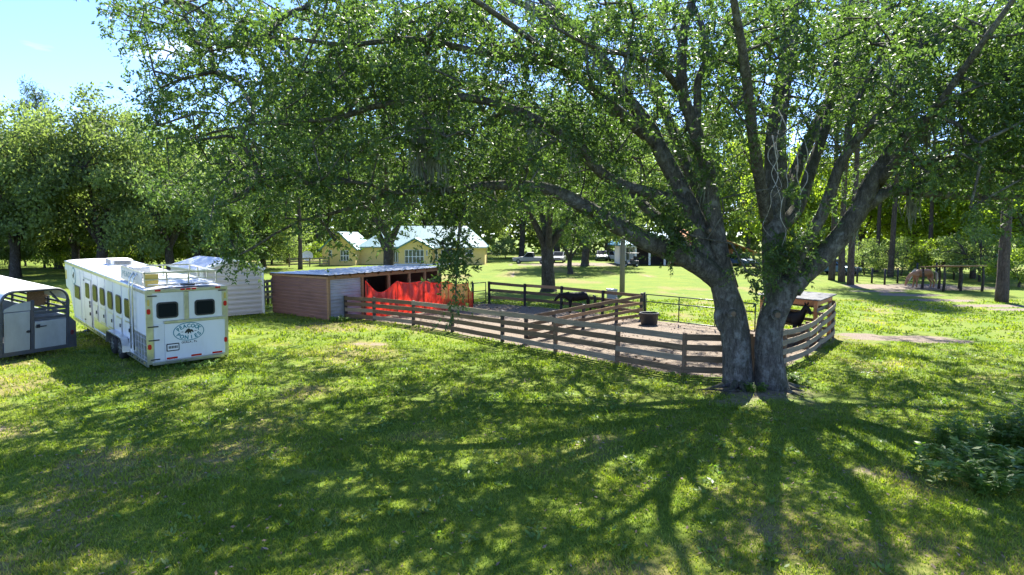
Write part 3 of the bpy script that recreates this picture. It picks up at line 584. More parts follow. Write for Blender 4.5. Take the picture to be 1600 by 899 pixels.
# ------------------------------------------------------------------ ribbed sheet siding
def ribbed(o, du, L_, H_, pitch, depth, nrm, rib=.45, top=None):      # horizontal ribs: profile up the wall, extruded along du; top(u) cuts a gable
    du = Vector(du); nrm = Vector(nrm); o = Vector(o); prof = []; z = 0
    while z < H_-1e-6:
        for a, d in ((0, 0), (.38, 0), (.5, depth), (.86, depth), (1., 0)):
            zz = z+a*pitch
            if zz <= H_: prof.append((zz, d))
        z += pitch
    prof.append((H_, 0)); m = MB(); V = []; nc = 13
    for i in range(nc):
        u = L_*i/(nc-1); lim = top(u) if top else H_
        for zz, d in prof: V.append(o+du*u+Vector((0, 0, min(zz, lim)))+nrm*d)
    k = len(prof); m.add(V, [(i*k+j, (i+1)*k+j, (i+1)*k+j+1, i*k+j+1) for i in range(nc-1) for j in range(k-1)])
    return m
def metal_shed():
    P0 = gp(411, 490.5); du = Vector((-.74, -.672, 0)).normalized(); dv = Vector((du.y, -du.x, 0)); 
    if dv.y < 0: dv = -dv
    Wd, Dp, He, Hr = 2.95, 6.0, 2.45, 2.9
    t = thing('metal_shed', 'beige ribbed metal storage shed with a white gable roof behind the horse trailer', 'shed', P0)
    top = lambda u: He+(Hr-He)*(1-abs(u-Wd/2)/(Wd/2))-.03
    nf = -dv
    ribbed((0, 0, .03), du, Wd, Hr, .245, .035, nf, top=top).build('front_wall', M['beige'], t)
    ribbed((0, 0, .03), dv, Dp, He, .245, .035, -du).build('side_wall', M['beige'], t)
    ribbed(du*Wd+Vector((0, 0, .03)), dv, Dp, He, .245, .035, du).build('side_wall', M['beige'], t)
    ribbed(dv*Dp+Vector((0, 0, .03)), du, Wd, Hr, .245, .035, dv, top=top).build('back_wall', M['beige'], t)
    for u in (-.02, Wd+.02):
        m = MB(); p = du*u-dv*.03; m.bar(p+Vector((0, 0, .0)), p+Vector((0, 0, He)), .11, .11, du); m.build('corner_trim', M['wtrim'], t)
    for s in (0, 1):
        m = MB(); e = du*(-.14 if s == 0 else Wd+.14); r_ = du*(Wd/2); zE = He-.02; zR = Hr+.04
        a0 = e-dv*.12+Vector((0, 0, zE)); a1 = r_-dv*.12+Vector((0, 0, zR)); b0 = e+dv*(Dp+.12)+Vector((0, 0, zE)); b1 = r_+dv*(Dp+.12)+Vector((0, 0, zR))
        up = Vector((0, 0, .05)); m.add([a0, a1, b1, b0, a0+up, a1+up, b1+up, b0+up], [(3, 2, 1, 0), (4, 5, 6, 7), (0, 1, 5, 4), (1, 2, 6, 5), (2, 3, 7, 6), (3, 0, 4, 7)])
        rp_ = m.build('roof', M['roofwhite'], t)
        m = MB(); m.bar(a0-dv*.02, a1-dv*.02, .05, .12); m.build('rake_trim', M['wtrim'], t)
        for k in range(1, 16):
            q = k/16; m = MB(); m.bar(a0.lerp(b0, q)+Vector((0, 0, .062)), a1.lerp(b1, q)+Vector((0, 0, .062)), .03, .022); m.build('roof_rib', M['roofwhite'], rp_)
metal_shed()

def lean_to():
    t = thing('run_in_shed', 'low run-in shed with brown ribbed siding and flat metal roof behind the fence', 'shed', LC)
    n_left = -LF; n_front = -LL
    zt = 2.1
    rows = [(0, .72), (.72, .7), (1.42, .68)]
    for z0, h in rows:
        for u0 in (0, LDEP/2):
            ribbed(LL*u0+Vector((0, 0, z0)), LL, LDEP/2+.01, h, .17, .032, n_left+Vector((0, 0, .0))).build('siding_sheet', M['brownsteel'], t)
        ribbed(LF*.08+Vector((0, 0, z0)), LF, 2.05, h, .17, .02, n_front).build('siding_sheet', M['greysteel'], t)
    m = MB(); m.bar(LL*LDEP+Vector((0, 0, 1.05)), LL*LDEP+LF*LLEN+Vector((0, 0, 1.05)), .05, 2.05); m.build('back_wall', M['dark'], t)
    m = MB(); m.bar(LF*LLEN+LL*.2+Vector((0, 0, 1.05)), LF*LLEN+LL*LDEP+Vector((0, 0, 1.05)), .05, 2.05); m.build('end_wall', M['brownsteel'], t)
    for u in (0.03, 2.1, 3.9, 5.4, 6.6, LLEN-.05):
        m = MB(); p = LF*u-LL*.03; m.bar(p, p+Vector((0, 0, zt)), .13, .13, LF); m.build('post', M['boardtan'], t)
    for u in (3.2, 5.9):
        m = MB(); p = LF*u+LL*2.4; m.bar(p, p+Vector((0, 0, zt)), .12, .12, LF); m.build('post', M['postbrown'], t)
    for u0, u1, d in ((5.4, LLEN, .06), (2.1, 3.2, 2.4)):
        for z in (.45, .8, 1.15, 1.5): m = MB(); m.bar(LF*u0+LL*d+Vector((0, 0, z)), LF*u1+LL*d+Vector((0, 0, z)), .03, .13); m.build('rail', M['boardold'], t)
    m = MB(); m.bar(LF*-.05-LL*.08+Vector((0, 0, zt-.02)), LF*(LLEN+.1)-LL*.08+Vector((0, 0, zt+.1)), .05, .18); m.build('header_beam', M['boardtan'], t)
    m = MB(); m.bar(-LF*.06-LL*.1+Vector((0, 0, zt)), -LF*.06+LL*(LDEP+.1)+Vector((0, 0, zt-.02)), .05, .1); m.build('fascia', M['boardtan'], t)
    for k in range(9):
        p = LF*(.4+k*.9); m = MB(); m.bar(p-LL*.2+Vector((0, 0, zt+.05+.012*k)), p+LL*LDEP+Vector((0, 0, zt-.03+.012*k)), .05, .1); m.build('rafter', M['postbrown'], t)
    ns = 9; wd = (LLEN+.5)/ns                                   # roof sheets with standing ribs
    for k in range(ns):
        m = MB(); V = []
        for d, dz in ((-.35, .06), (LDEP+.3, -.04)):
            for q in range(10):
                u = -.25+wd*(k+q/9*1.0); rib = .025 if q in (0, 4, 9) else 0
                V.append(LF*u+LL*d+Vector((0, 0, zt+.09+dz+.011*u+rib+random.uniform(-.004, .004))))
        m.add(V, [(i, i+1, 11+i, 10+i) for i in range(9)]); V2 = [v-Vector((0, 0, .02)) for v in V]; m.add(V2, [(10+i, 11+i, i+1, i) for i in range(9)])
        m.build('roof_sheet', M['gal'], t)
lean_to()

# ------------------------------------------------------------------ red netting
def red_net():
    P = [Vector((-7.35, 30.75, 0)), Vector((-6.0, 31.9, 0)), Vector((-4.75, 33.0, 0)), Vector((-3.6, 34.0, 0)), Vector((-2.55, 34.9, 0)), Vector((-2.25, 35.1, 0))]
    Ht = [1.92, 1.80, 1.76, 1.66, 1.52, .95]; sag = [.62, .1, .12, .16, .2]
    t = thing('safety_net', 'bright red plastic netting sagging between posts inside the paddock fence', 'netting', P[0])
    o = P[0]; m = MB(); nu, nv = 22, 12; V = []
    for i in range(5):
        a, b = P[i]-o, P[i+1]-o; nr = Vector((-(b-a).y, (b-a).x, 0)).normalized()
        for u in range(nu+1 if i == 4 else nu):
            s = u/nu; h = Ht[i]*(1-s)+Ht[i+1]*s; h -= sag[i]*(math.sin(math.pi*s)**1.2)*(1.2-.5*s)*(1 if i else 1.0)
            for v in range(nv+1):
                q = v/nv; bulge = .22*math.sin(math.pi*s)*math.sin(math.pi*q)+.05*math.sin(9*s+5*q+i*2)*q+.04*math.sin(23*s-4*q+i)
                V.append(a.lerp(b, s)+nr*bulge*(-1)+Vector((0, 0, .05+(h-.05)*q+.03*math.sin(14*s+i)*q*(1-q)*4)))
    k = nv+1; cols = len(V)//k
    m.add(V, [(i*k+j, (i+1)*k+j, (i+1)*k+j+1, i*k+j+1) for i in range(cols-1) for j in range(nv)])
    m.build('net', M['net'], t, True)
    for p, h in zip(P[:5], Ht): m = MB(); q = p-o+Vector((.05, .1, 0)); m.tube([q, q+Vector((0, 0, h+.05))], .025, 8); m.build('stake', M['postblack'], t)
    m = MB()
    for i in range(5):
        pts = [ (P[i]-o).lerp(P[i+1]-o, s/8)+Vector((0, 0, (Ht[i]*(1-s/8)+Ht[i+1]*s/8)-sag[i]*(math.sin(math.pi*s/8)**1.2)*(1.2-.5*s/8))) for s in range(9)]
        m.tube(pts, .018, 5)
    m.build('top_hem', M['net'], t)
red_net()

# ------------------------------------------------------------------ board fences
def board_fence(pts, name, label, hts, bmats, pmats, zs, bh=.14, front=1, psz=.12, group=None, sag=0., cat='fence'):
    o = pts[0].copy(); t = thing(name, label, cat, o, group=group)
    if not hasattr(hts, '__len__'): hts = [hts]*len(pts)
    for i, p in enumerate(pts):
        m = MB(); q = p-o; m.bar(q-Vector((0, 0, .05)), q+Vector((random.uniform(-.03, .03), random.uniform(-.03, .03), hts[i]+random.uniform(-.01, .05))), psz, psz, (pts[min(i+1, len(pts)-1)]-pts[max(i-1, 0)]).normalized()); m.build('post', M[pmats[i % len(pmats)]], t, bevel=.008)
    for i in range(len(pts)-1):
        a, b = pts[i]-o, pts[i+1]-o; d = (b-a).normalized(); nr = Vector((d.y, -d.x, 0))*front*(psz/2+.02)
        for zf in zs:
            za = hts[i]*zf+random.uniform(-.02, .02); zb = hts[i+1]*zf+random.uniform(-.02, .02)
            L0 = (b-a).length; me = MB(); n = 7; V = []
            for k in range(n):
                s = k/(n-1); x = s*(L0-.012); zz = -sag*math.sin(math.pi*s)+random.uniform(-.004, .004); V += [(x, -.016, zz-bh/2), (x, .016, zz-bh/2), (x, .016, zz+bh/2), (x, -.016, zz+bh/2)]
            me.add(V, [(k*4+j, k*4+(j+1) % 4, k*4+4+(j+1) % 4, k*4+4+j) for k in range(n-1) for j in range(4)]+[(3, 2, 1, 0), (n*4-4, n*4-3, n*4-2, n*4-1)])
            bo = me.build('board', M[random.choice(bmats)], t)
            bo.location = a+nr+Vector((0, 0, za)); bo.rotation_euler = (random.uniform(-.04, .04), -math.atan2(zb-za, L0), math.atan2(d.y, d.x))
    return t
random.seed(21)
board_fence(FN, 'paddock_fence', 'long weathered four-board fence along the near side of the dirt paddock', [1.1, 1.12, 1.14, 1.16, 1.2, 1.24, 1.26, 1.26, 1.26], ['boardold', 'boardold', 'boardold', 'boardpale'], ['postblack', 'postblack', 'postblack', 'postblack', 'postblack', 'postbrown', 'postbrown', 'postbrown', 'postbrown'], [.93, .67, .41, .14], bh=.185, front=1)
board_fence(FR, 'paddock_fence', 'bowed pale board fence running from the big oak to the wooden shelter', [1.2, 1.2, 1.18, 1.3, 1.5], ['boardpale'], ['postbrown'], [.93, .68, .43, .18], bh=.175, front=1, sag=.03)
board_fence(FF, 'paddock_fence', 'three-board fence with black posts along the far side of the paddock', [1.36, 1.3, 1.3, 1.28, 1.28], ['boardold', 'boardold', 'boardtan'], ['postblack'], [.92, .6, .28], bh=.17, front=-1)
board_fence(FI, 'paddock_fence', 'tan board divider fence crossing the middle of the paddock', [1.24, 1.14, 1.08, 1.05, 1.08], ['boardtan', 'boardold', 'boardtan', 'boardold'], ['postblack'], [.93, .66, .4, .16], bh=.15, front=-1)
bk = [gx(452, 82), gx(467, 82.5), gx(484, 83), gx(500, 83.5), gx(514, 84)]
board_fence(bk, 'board_fence', 'distant grey board fence left of the yellow house', 1.2, ['boardpale'], ['boardold'], [.9, .6, .3], psz=.16, bh=.16)
bk = [gx(415, 37), gx(428, 36.4), gx(442, 36)]
board_fence([gp(413, 476), gp(419, 475), gp(426, 474)], 'board_fence', 'short pale board fence between the beige shed and the run-in shed', 1.5, ['boardpale'], ['boardold'], [.93, .72, .5, .28], bh=.16)

def pipe_gate(name, label, a, b, h, nv, zs):
    t = thing(name, label, 'gate', a); d = b-a
    for z in zs: m = MB(); m.tube([Vector((0, 0, z)), d+Vector((0, 0, z))], .028, 8); m.build('rail', M['gate'], t, True)
    for k in range(nv+1): q = d*(k/nv); m = MB(); m.tube([q+Vector((0, 0, zs[0])), q+Vector((0, 0, h))], .026, 8); m.build('upright', M['gate'], t, True)
    m = MB(); m.tube([Vector((-.07, .05, -.05)), Vector((-.07, .05, h+.1))], .05, 8); m.build('hinge_post', M['postblack'], t, True)
    m = MB(); q = d*(1/nv); m.box(q+Vector((0, -.04, h*.6)), (.06, .06, .22)); m.build('latch', M['gate'], t)
    return t
pipe_gate('pipe_gate', 'long dark pipe gate right of the black water tub', gp(1009, 501), Vector((10.35, 25.95, 0)), 1.3, 3, (.12, .95, 1.3))
pipe_gate('pipe_gate', 'small dark pipe gate beside the right end of the red netting', gp(740, 478), gp(759, 476), 1.35, 1, (.15, .85, 1.35))

def shelter():
    o = SH1; t = thing('pony_shelter', 'small open wooden shelter with a flat grey roof behind the big oak', 'shelter', o)
    cs = [SH1-o, SH2-o, SH3-o, SH4-o]; c0 = (cs[0]+cs[2])/2
    for p in cs: m = MB(); q = p+(c0-p)*.06; m.bar(q, q+Vector((0, 0, 1.66)), .14, .14, (cs[1]-cs[0]).normalized()); m.build('post', M['cedar'], t, bevel=.01)
    for i in range(4):
        a, b = cs[i], cs[(i+1) % 4]; m = MB(); m.bar(a+(c0-a)*.03+Vector((0, 0, 1.58)), b+(c0-b)*.03+Vector((0, 0, 1.58)), .05, .2); m.build('beam', M['cedar'], t)
    for i, mt in ((1, 'boardold'), (2, 'boardold')):
        a, b = cs[i], cs[(i+1) % 4]
        for z in (.25, .55, .85, 1.15): m = MB(); m.bar(a+(c0-a)*.05+Vector((0, 0, z)), b+(c0-b)*.05+Vector((0, 0, z)), .03, .13); m.build('board', M[mt], t)
    a, b = cs[0], cs[1]
    for z in (1.32,): m = MB(); m.bar(a+Vector((0, 0, z)), b+Vector((0, 0, z)), .03, .14); m.build('board', M['boardpale'], t)
    e1 = (cs[1]-cs[0]); e2 = (cs[3]-cs[0])
    for k in range(5):
        m = MB(); p = cs[0]-e1*.06-e2*.06+e2*(1.12*k/5); q = e2*(1.12/5*.985); z0 = 1.70
        a0 = p+Vector((0, 0, z0)); V = [a0, a0+e1*1.12, a0+e1*1.12+q, a0+q]; m.add(V+[v+Vector((0, 0, .04)) for v in V], [(3, 2, 1, 0), (4, 5, 6, 7), (0, 1, 5, 4), (1, 2, 6, 5), (2, 3, 7, 6), (3, 0, 4, 7)])
        m.build('roof_sheet', M['greyroof'], t)
    t2 = thing('feed_trough', 'low wooden feed trough inside the paddock in front of the shelter', 'trough', Vector((10.6, 23.2, 0)), R(30))
    for y in (-.3, .3): m = MB(); m.box((0, y, .42), (1.8, .04, .22)); m.build('side_board', M['boardold'], t2)
    for x in (-.88, .88): m = MB(); m.box((x, 0, .42), (.04, .56, .22)); m.build('end_board', M['boardold'], t2)
    m = MB(); m.box((0, 0, .33), (1.7, .56, .03)); m.build('bottom_board', M['boardold'], t2)
    for x in (-.7, .7): m = MB(); m.box((x, 0, .155), (.1, .5, .33)); m.build('leg', M['postbrown'], t2)
shelter()

# ------------------------------------------------------------------ tub, pole, box
def tub():
    o = gp(1014, 507); t = thing('water_tub', 'round black rubber water tub by the pipe gate', 'tub', o)
    m = MB(); m.lathe([(.36, 0), (.38, .03), (.43, .5), (.46, .52), (.46, .56), (.42, .56), (.40, .5), (.35, .06)], (0, 0, 0), 28); m.build('bowl', M['tub'], t, True)
    m = MB(); m.lathe([(.36, .38), (.2, .381), (.02, .381)], (0, 0, 0), 28); m.build('water', M['glass'], t)
    for s in (-1, 1): m = MB(); m.tube([(s*.45, -.09, .5), (s*.5, -.05, .42), (s*.5, .05, .42), (s*.45, .09, .5)], .015, 6); m.build('rope_handle', M['tub'], t)
tub()
def pole():
    o = gp(972, 459); t = thing('utility_pole', 'tall grey wooden utility pole standing behind the paddock', 'pole', o)
    m = MB(); m.tube([(0, 0, -.1), (0, 0, 3), (.02, 0, 6), (.03, 0, 11)], [.19, .18, .165, .13], 14); m.build('shaft', M['pole'], t, True)
    m = MB(); m.box((0.03, -.2, 10.2), (1.9, .1, .12)); m.build('crossarm', M['pole'], t)
    for x in (-.8, .8): m = MB(); m.lathe([(.03, 0), (.06, .03), (.04, .08), (.06, .12), (.02, .18)], (.03+x, -.2, 10.26), 10); m.build('insulator', M['trim'], t)
    b = thing('utility_box', 'small grey utility cabinet at the foot of the wooden pole', 'cabinet', gp(956, 468))
    m = MB(); m.box((0, 0, .32), (.62, .5, .6)); m.build('cabinet', M['greysteel'], b, bevel=.02)
    m = MB(); m.prism([(-.35, 0), (.35, 0), (.35, .05), (-.35, .09)], (0, .29, .62), (1, 0, 0), (0, 0, 1), .58); m.build('lid', M['aludull'], b)
    m = MB(); m.box((.2, -.262, .35), (.04, .03, .1)); m.build('latch', M['trim'], b)
pole()
# ------------------------------------------------------------------ yellow house far behind
def house():
    Y0 = 88.; k = (Y0*math.cos(PITCH)+CAMH*math.sin(PITCH))/FPX
    X = lambda px: (px-800)*k
    o = Vector((X(640), Y0, 0)); t = thing('yellow_house', 'yellow stucco house with a pale green metal roof behind the run-in shed', 'house', o)
    x = lambda px: X(px)-o.x
    ze = 2.45
    def wall(x0, x1, y0, y1, z1, name='wall'): m = MB(); m.box(((x0+x1)/2, (y0+y1)/2, z1/2), (x1-x0, y1-y0, z1)); return m.build(name, M['yellow'], t)
    wall(x(560), x(757), 1.2, 10, ze); wall(x(509), x(560), -1.5, 9, ze); wall(x(624), x(676), -.6, 1.2, ze)
    def gable(x0, x1, y, zr, d=.12):
        m = MB(); m.prism([(x0, 0), (x1, 0), ((x0+x1)/2, zr-ze)], (0, y+d, ze), (1, 0, 0), (0, 0, 1), d); m.build('gable', M['yellow'], t)
    def slab(V, name='roof', mat='tealroof', th=.12):
        m = MB(); n = len(V); V = [Vector(v) for v in V]; m.add(V+[v+Vector((0, 0, th)) for v in V], [tuple(range(n-1, -1, -1)), tuple(range(n, 2*n))]+[(i, (i+1) % n, n+(i+1) % n, n+i) for i in range(n)]); return m.build(name, M[mat], t)
    # main hip roof
    a, b, c, d = (x(556), .7, ze), (x(760), .7, ze), (x(760), 10.6, ze), (x(556), 10.6, ze); r0, r1 = (x(600), 5.6, 5.5), (x(726), 5.6, 5.5)
    main = slab([a, b, r1, r0]); slab([b, c, r1]); slab([c, d, r0, r1]); slab([d, a, r0])
    for q in range(1, 30):
        s = q/30; p0 = Vector(a).lerp(Vector(b), s); tt = min(1, min(s, 1-s)/.19); p1 = Vector((p0.x, .7+4.9*tt, ze+3.05*tt)); m = MB(); m.bar(p0+Vector((0, 0, .14)), p1+Vector((0, 0, .14)), .04, .04); m.build('roof_rib', M['tealroof'], main)
    # left gable wing and centre gable
    for x0, x1, yf, yb, zr in ((x(509), x(560), -1.5, 9.4, 4.6), (x(624), x(676), -.6, 4.2, 3.72)):
        gable(x0, x1, yf, zr); xc = (x0+x1)/2; e = .35; dz = (zr-ze)/(xc-x0)*e
        slab([(x0-e, yf-.35, ze-dz), (xc, yf-.35, zr), (xc, yb, zr), (x0-e, yb, ze-dz)]); slab([(xc, yf-.35, zr), (x1+e, yf-.35, ze-dz), (x1+e, yb, ze-dz), (xc, yb, zr)])
        for s in (-1, 1): m = MB(); m.bar((xc+s*(xc-x0+e), yf-.38, ze-dz), (xc, yf-.38, zr+.02), .05, .2); m.build('fascia', M['tealtrim'], t)
    m = MB(); m.bar((x(676), .62, ze+.02), (x(760), .62, ze+.02), .05, .2); m.build('fascia', M['wtrim'], t)
    def win(px0, px1, z0, z1, y, nx_=2, nz_=2, name='window'):
        xa, xb = x(px0), x(px1); m = MB(); m.box(((xa+xb)/2, y-.03, (z0+z1)/2), (xb-xa, .08, z1-z0)); f = m.build(name, M['wtrim'], t)
        for i in range(nx_):
            for j in range(nz_):
                w_, h_ = (xb-xa)/nx_, (z1-z0)/nz_; m = MB(); m.box((xa+w_*(i+.5), y-.08, z0+h_*(j+.5)), (w_-.12, .03, h_-.12)); m.build('pane', M['glassb'], f)
    win(634, 663.5, .25, 2.15, -.6, 5, 2, 'french_doors'); win(667, 669.5, 1.3, 2.1, -.6, 1, 1); win(678.5, 682.5, .5, 2.2, 1.2, 1, 2, 'door'); win(688, 696, 1., 2.15, 1.2); win(726, 738, 1., 2.2, 1.2)
    win(703, 711, 1., 2.15, 1.2); win(537, 550, .6, 2.1, -1.5, 3, 2); win(519, 524, 1.2, 2.1, -1.5, 1, 2); win(612, 623, .3, 2.1, 1.2, 3, 1, 'porch_windows')
    m = MB(); m.box((x(660), .5, .08), (x(700)-x(612), 3.6, .16)); m.build('porch_slab', M['wtrim'], t)
house()

def barn():
    Y0 = 86.; k = (Y0*math.cos(PITCH)+CAMH*math.sin(PITCH))/FPX; X = lambda px: (px-800)*k
    o = Vector((X(1085), Y0, 0)); t = thing('stable_barn', 'timber stable with an orange-brown gable and blue roofed porch behind the oak', 'barn', o); x = lambda px: X(px)-o.x
    def slab(V, mat, name='roof', th=.14):
        m = MB(); n = len(V); V = [Vector(v) for v in V]; m.add(V+[v+Vector((0, 0, th)) for v in V], [tuple(range(n-1, -1, -1)), tuple(range(n, 2*n))]+[(i, (i+1) % n, n+(i+1) % n, n+i) for i in range(n)]); return m.build(name, M[mat], t)
    # porch wing on the left
    m = MB(); m.box(((x(975)+x(1060))/2, 6, 1.35), (x(1060)-x(975), 4, 2.7)); m.build('wall', M['wtrim'], t)
    slab([(x(968), .2, 2.7), (x(1064), .2, 2.7), (x(1064), 6, 4.6), (x(985), 6, 4.6)], 'bluroof'); slab([(x(968), 11, 2.7), (x(985), 6, 4.6), (x(1064), 6, 4.6), (x(1064), 11, 2.7)], 'bluroof'); slab([(x(968), .2, 2.7), (x(985), 6, 4.6), (x(968), 11, 2.7)], 'bluroof')
    m = MB(); m.bar((x(969), .25, 2.66), (x(1064), .25, 2.66), .06, .2); m.build('fascia', M['wtrim'], t)
    for px in (977, 994, 1016, 1040): m = MB(); m.box((x(px), .6, 1.3), (.26, .26, 2.6)); m.build('porch_post', M['wtrim'], t)
    for px in (979, 984, 989): m = MB(); m.box((x(px), 3.95, 1.5), (.36, .06, 1.7)); f = m.build('window', M['glassb'], t)
    m = MB(); m.box((x(1027), 3.94, 1.2), (x(1055)-x(1000), .06, 2.4)); m.build('stall_shade_panel', M['dark'], t)  # dark panel on the solid wall, painted shade of the open stall
    # timber gable
    m = MB(); m.box(((x(1062)+x(1130))/2, 4.5, 1.4), (x(1130)-x(1062), 9, 2.8)); m.build('wall', M['brick'], t)
    xc = x(1088); zr = 5.0
    slab([(x(1052), -1, 2.55), (xc, -1, zr), (xc, 9.6, zr), (x(1052), 9.6, 2.55)], 'cedar'); slab([(xc, -1, zr), (x(1178), -1, 1.75), (x(1178), 9.6, 1.75), (xc, 9.6, zr)], 'cedar')
    m = MB(); m.prism([(x(1062), 0), (x(1130), 0), (xc, 2.0)], (0, .02, 2.8), (1, 0, 0), (0, 0, 1), .1); m.build('gable', M['brick'], t)
    m = MB(); m.bar((x(1085.5), -.95, 2.7), (x(1085.5), -.95, 4.7), .22, .22, (1, 0, 0)); m.build('king_post', M['cedar'], t)
    m = MB(); m.bar((x(1064), -.95, 2.7), (x(1130), -.95, 2.7), .2, .22); m.build('tie_beam', M['cedar'], t)
    for px in (1064, 1100, 1130, 1153, 1173): m = MB(); z = 2.6 if px < 1131 else (2.5 if px < 1160 else 1.85); m.box((x(px), -.8, z/2), (.24, .24, z)); m.build('porch_post', M['cedar'], t)
    for j in range(11): m = MB(); m.box((x(1143), 2.0, .12+j*.2), (x(1152)-x(1133), .06+.02*(j % 2), .19)); m.build('plank', M['cedar'], t)
    m = MB(); m.box((x(1096), -.04, 1.15), (x(1112)-x(1072), .06, 2.3)); m.build('doorway_shade_panel', M['dark'], t)  # flat dark panel, shade of the door opening put into its colour
barn()

# ------------------------------------------------------------------ vehicles far off
def car(name, label, loc, rot, paint, pickup=False, L0=4.6, W0=1.85):
    t = thing(name, label, 'car' if not pickup else 'pickup', loc, rot)
    h = L0/2
    low = [(-h, .35), (-h, .85), (-h+.1, .98), (h-1.25, 1.02), (h-.25, .86), (h, .7), (h, .35)]
    m = MB(); m.prism(low, (0, W0/2, 0), (1, 0, 0), (0, 0, 1), W0); m.build('body', M[paint], t, bevel=.07)
    cab = [(-h+.25, 1.0), (-h+.55, 1.62), (h-2.15, 1.66), (h-1.3, 1.0)] if not pickup else [(-.55, 1.0), (-.45, 1.68), (h-2.2, 1.7), (h-1.5, 1.0)]
    m = MB(); m.prism(cab, (0, W0/2-.12, 0), (1, 0, 0), (0, 0, 1), W0-.24); m.build('cabin', M[paint], t, bevel=.05)
    for s in (-1, 1):
        m = MB(); m.prism([(p[0]*.93+(.02 if p[0] < 0 else -.1), p[1]*.96+.05) for p in cab], (0, s*(W0/2-.115) if s > 0 else s*(W0/2-.115)-.0, 0), (1, 0, 0), (0, 0, 1), -s*.012); m.build('side_window', M['glass'], t)
    a, b = Vector((cab[2][0]+.06, 0, cab[2][1]-.06)), Vector((cab[3][0]-.02, 0, cab[3][1]+.05)); n = Vector((b.z-a.z, 0, a.x-b.x)).normalized()*-.015
    for p, q, nm in ((a, b, 'windscreen'), (Vector((cab[1][0]-.05, 0, cab[1][1]-.08)), Vector((cab[0][0]+.0, 0, cab[0][1]+.06)), 'rear_window')):
        m = MB(); m.bar(p+Vector((.02 if nm == 'windscreen' else -.02, 0, .02)), q+Vector((.02 if nm == 'windscreen' else -.02, 0, .02)), W0-.42, .03, Vector((1, 0, 1)) if nm == 'windscreen' else Vector((-1, 0, 1))); m.build(nm, M['glass'], t)
    for s in (-1, 1):
        m = MB(); m.box((h-.02, s*(W0/2-.28), .76), (.06, .34, .16)); m.build('headlight', M['wtrim'], t)
        m = MB(); m.box((-h+.0, s*(W0/2-.2), .8), (.05, .2, .22)); m.build('tail_light', M['red'], t)
        for xx in (-h+.85, h-.85): wheel(t, (xx, s*(W0/2-.1), .34), .34, .22, s, M['chrome'])
    m = MB(); m.box((h+.01, 0, .72), (.04, .9, .14)); m.build('grille', M['trim'], t)
    m = MB(); m.box((h+.02, 0, .45), (.08, W0-.1, .16)); m.build('bumper', M['trim'], t)
    return t
car('parked_car', 'silver car facing the camera on the grass beyond the dark tree trunk', gx(940, 103), R(-95), 'carsilver')
car('parked_car', 'silver pickup parked side-on left of the forked tree', gx(829, 92), R(172), 'carsilver', True, 5.2)
car('parked_car', 'white car half hidden between the forked tree and small tree', gx(873, 96), R(-100), 'carwhite')
car('parked_car', 'pale car partly hidden behind the utility pole', gx(965, 100), R(-80), 'carwhite')
car('parked_car', 'grey car under the low right end of the barn roof', gx(1158, 84.6), R(-70), 'carblue')
car('parked_car', 'dark blue vehicle behind the pine trunks on the right', gx(1306, 66), R(-60), 'carblue')
def cart():
    o = gx(984, 82.5); t = thing('utility_cart', 'black golf cart parked by the white porch posts', 'golf cart', o, R(190))
    m = MB(); m.prism([(-1.1, .3), (-1.1, .8), (-.2, .85), (-.1, .5), (.5, .5), (.7, .85), (1.15, .75), (1.2, .35)], (0, .55, 0), (1, 0, 0), (0, 0, 1), 1.1); m.build('body', M['trim'], t, bevel=.04)
    m = MB(); m.box((-.45, 0, .95), (.5, 1., .16)); m.build('seat', M['black'], t); m = MB(); m.box((-.72, 0, 1.2), (.1, 1., .4)); m.build('backrest', M['black'], t)
    for xx in (-.9, .65):
        for s in (-1, 1): m = MB(); m.bar((xx, s*.5, .8), (xx*.85, s*.5, 1.8), .04, .04, (1, 0, 0)); m.build('roof_strut', M['trim'], t)
    m = MB(); m.box((-.1, 0, 1.83), (1.9, 1.2, .07)); m.build('roof', M['trim'], t, bevel=.02)
    for xx in (-.8, .8):
        for s in (-1, 1): wheel(t, (xx, s*.5, .26), .26, .2, s, M['chrome'])
cart()

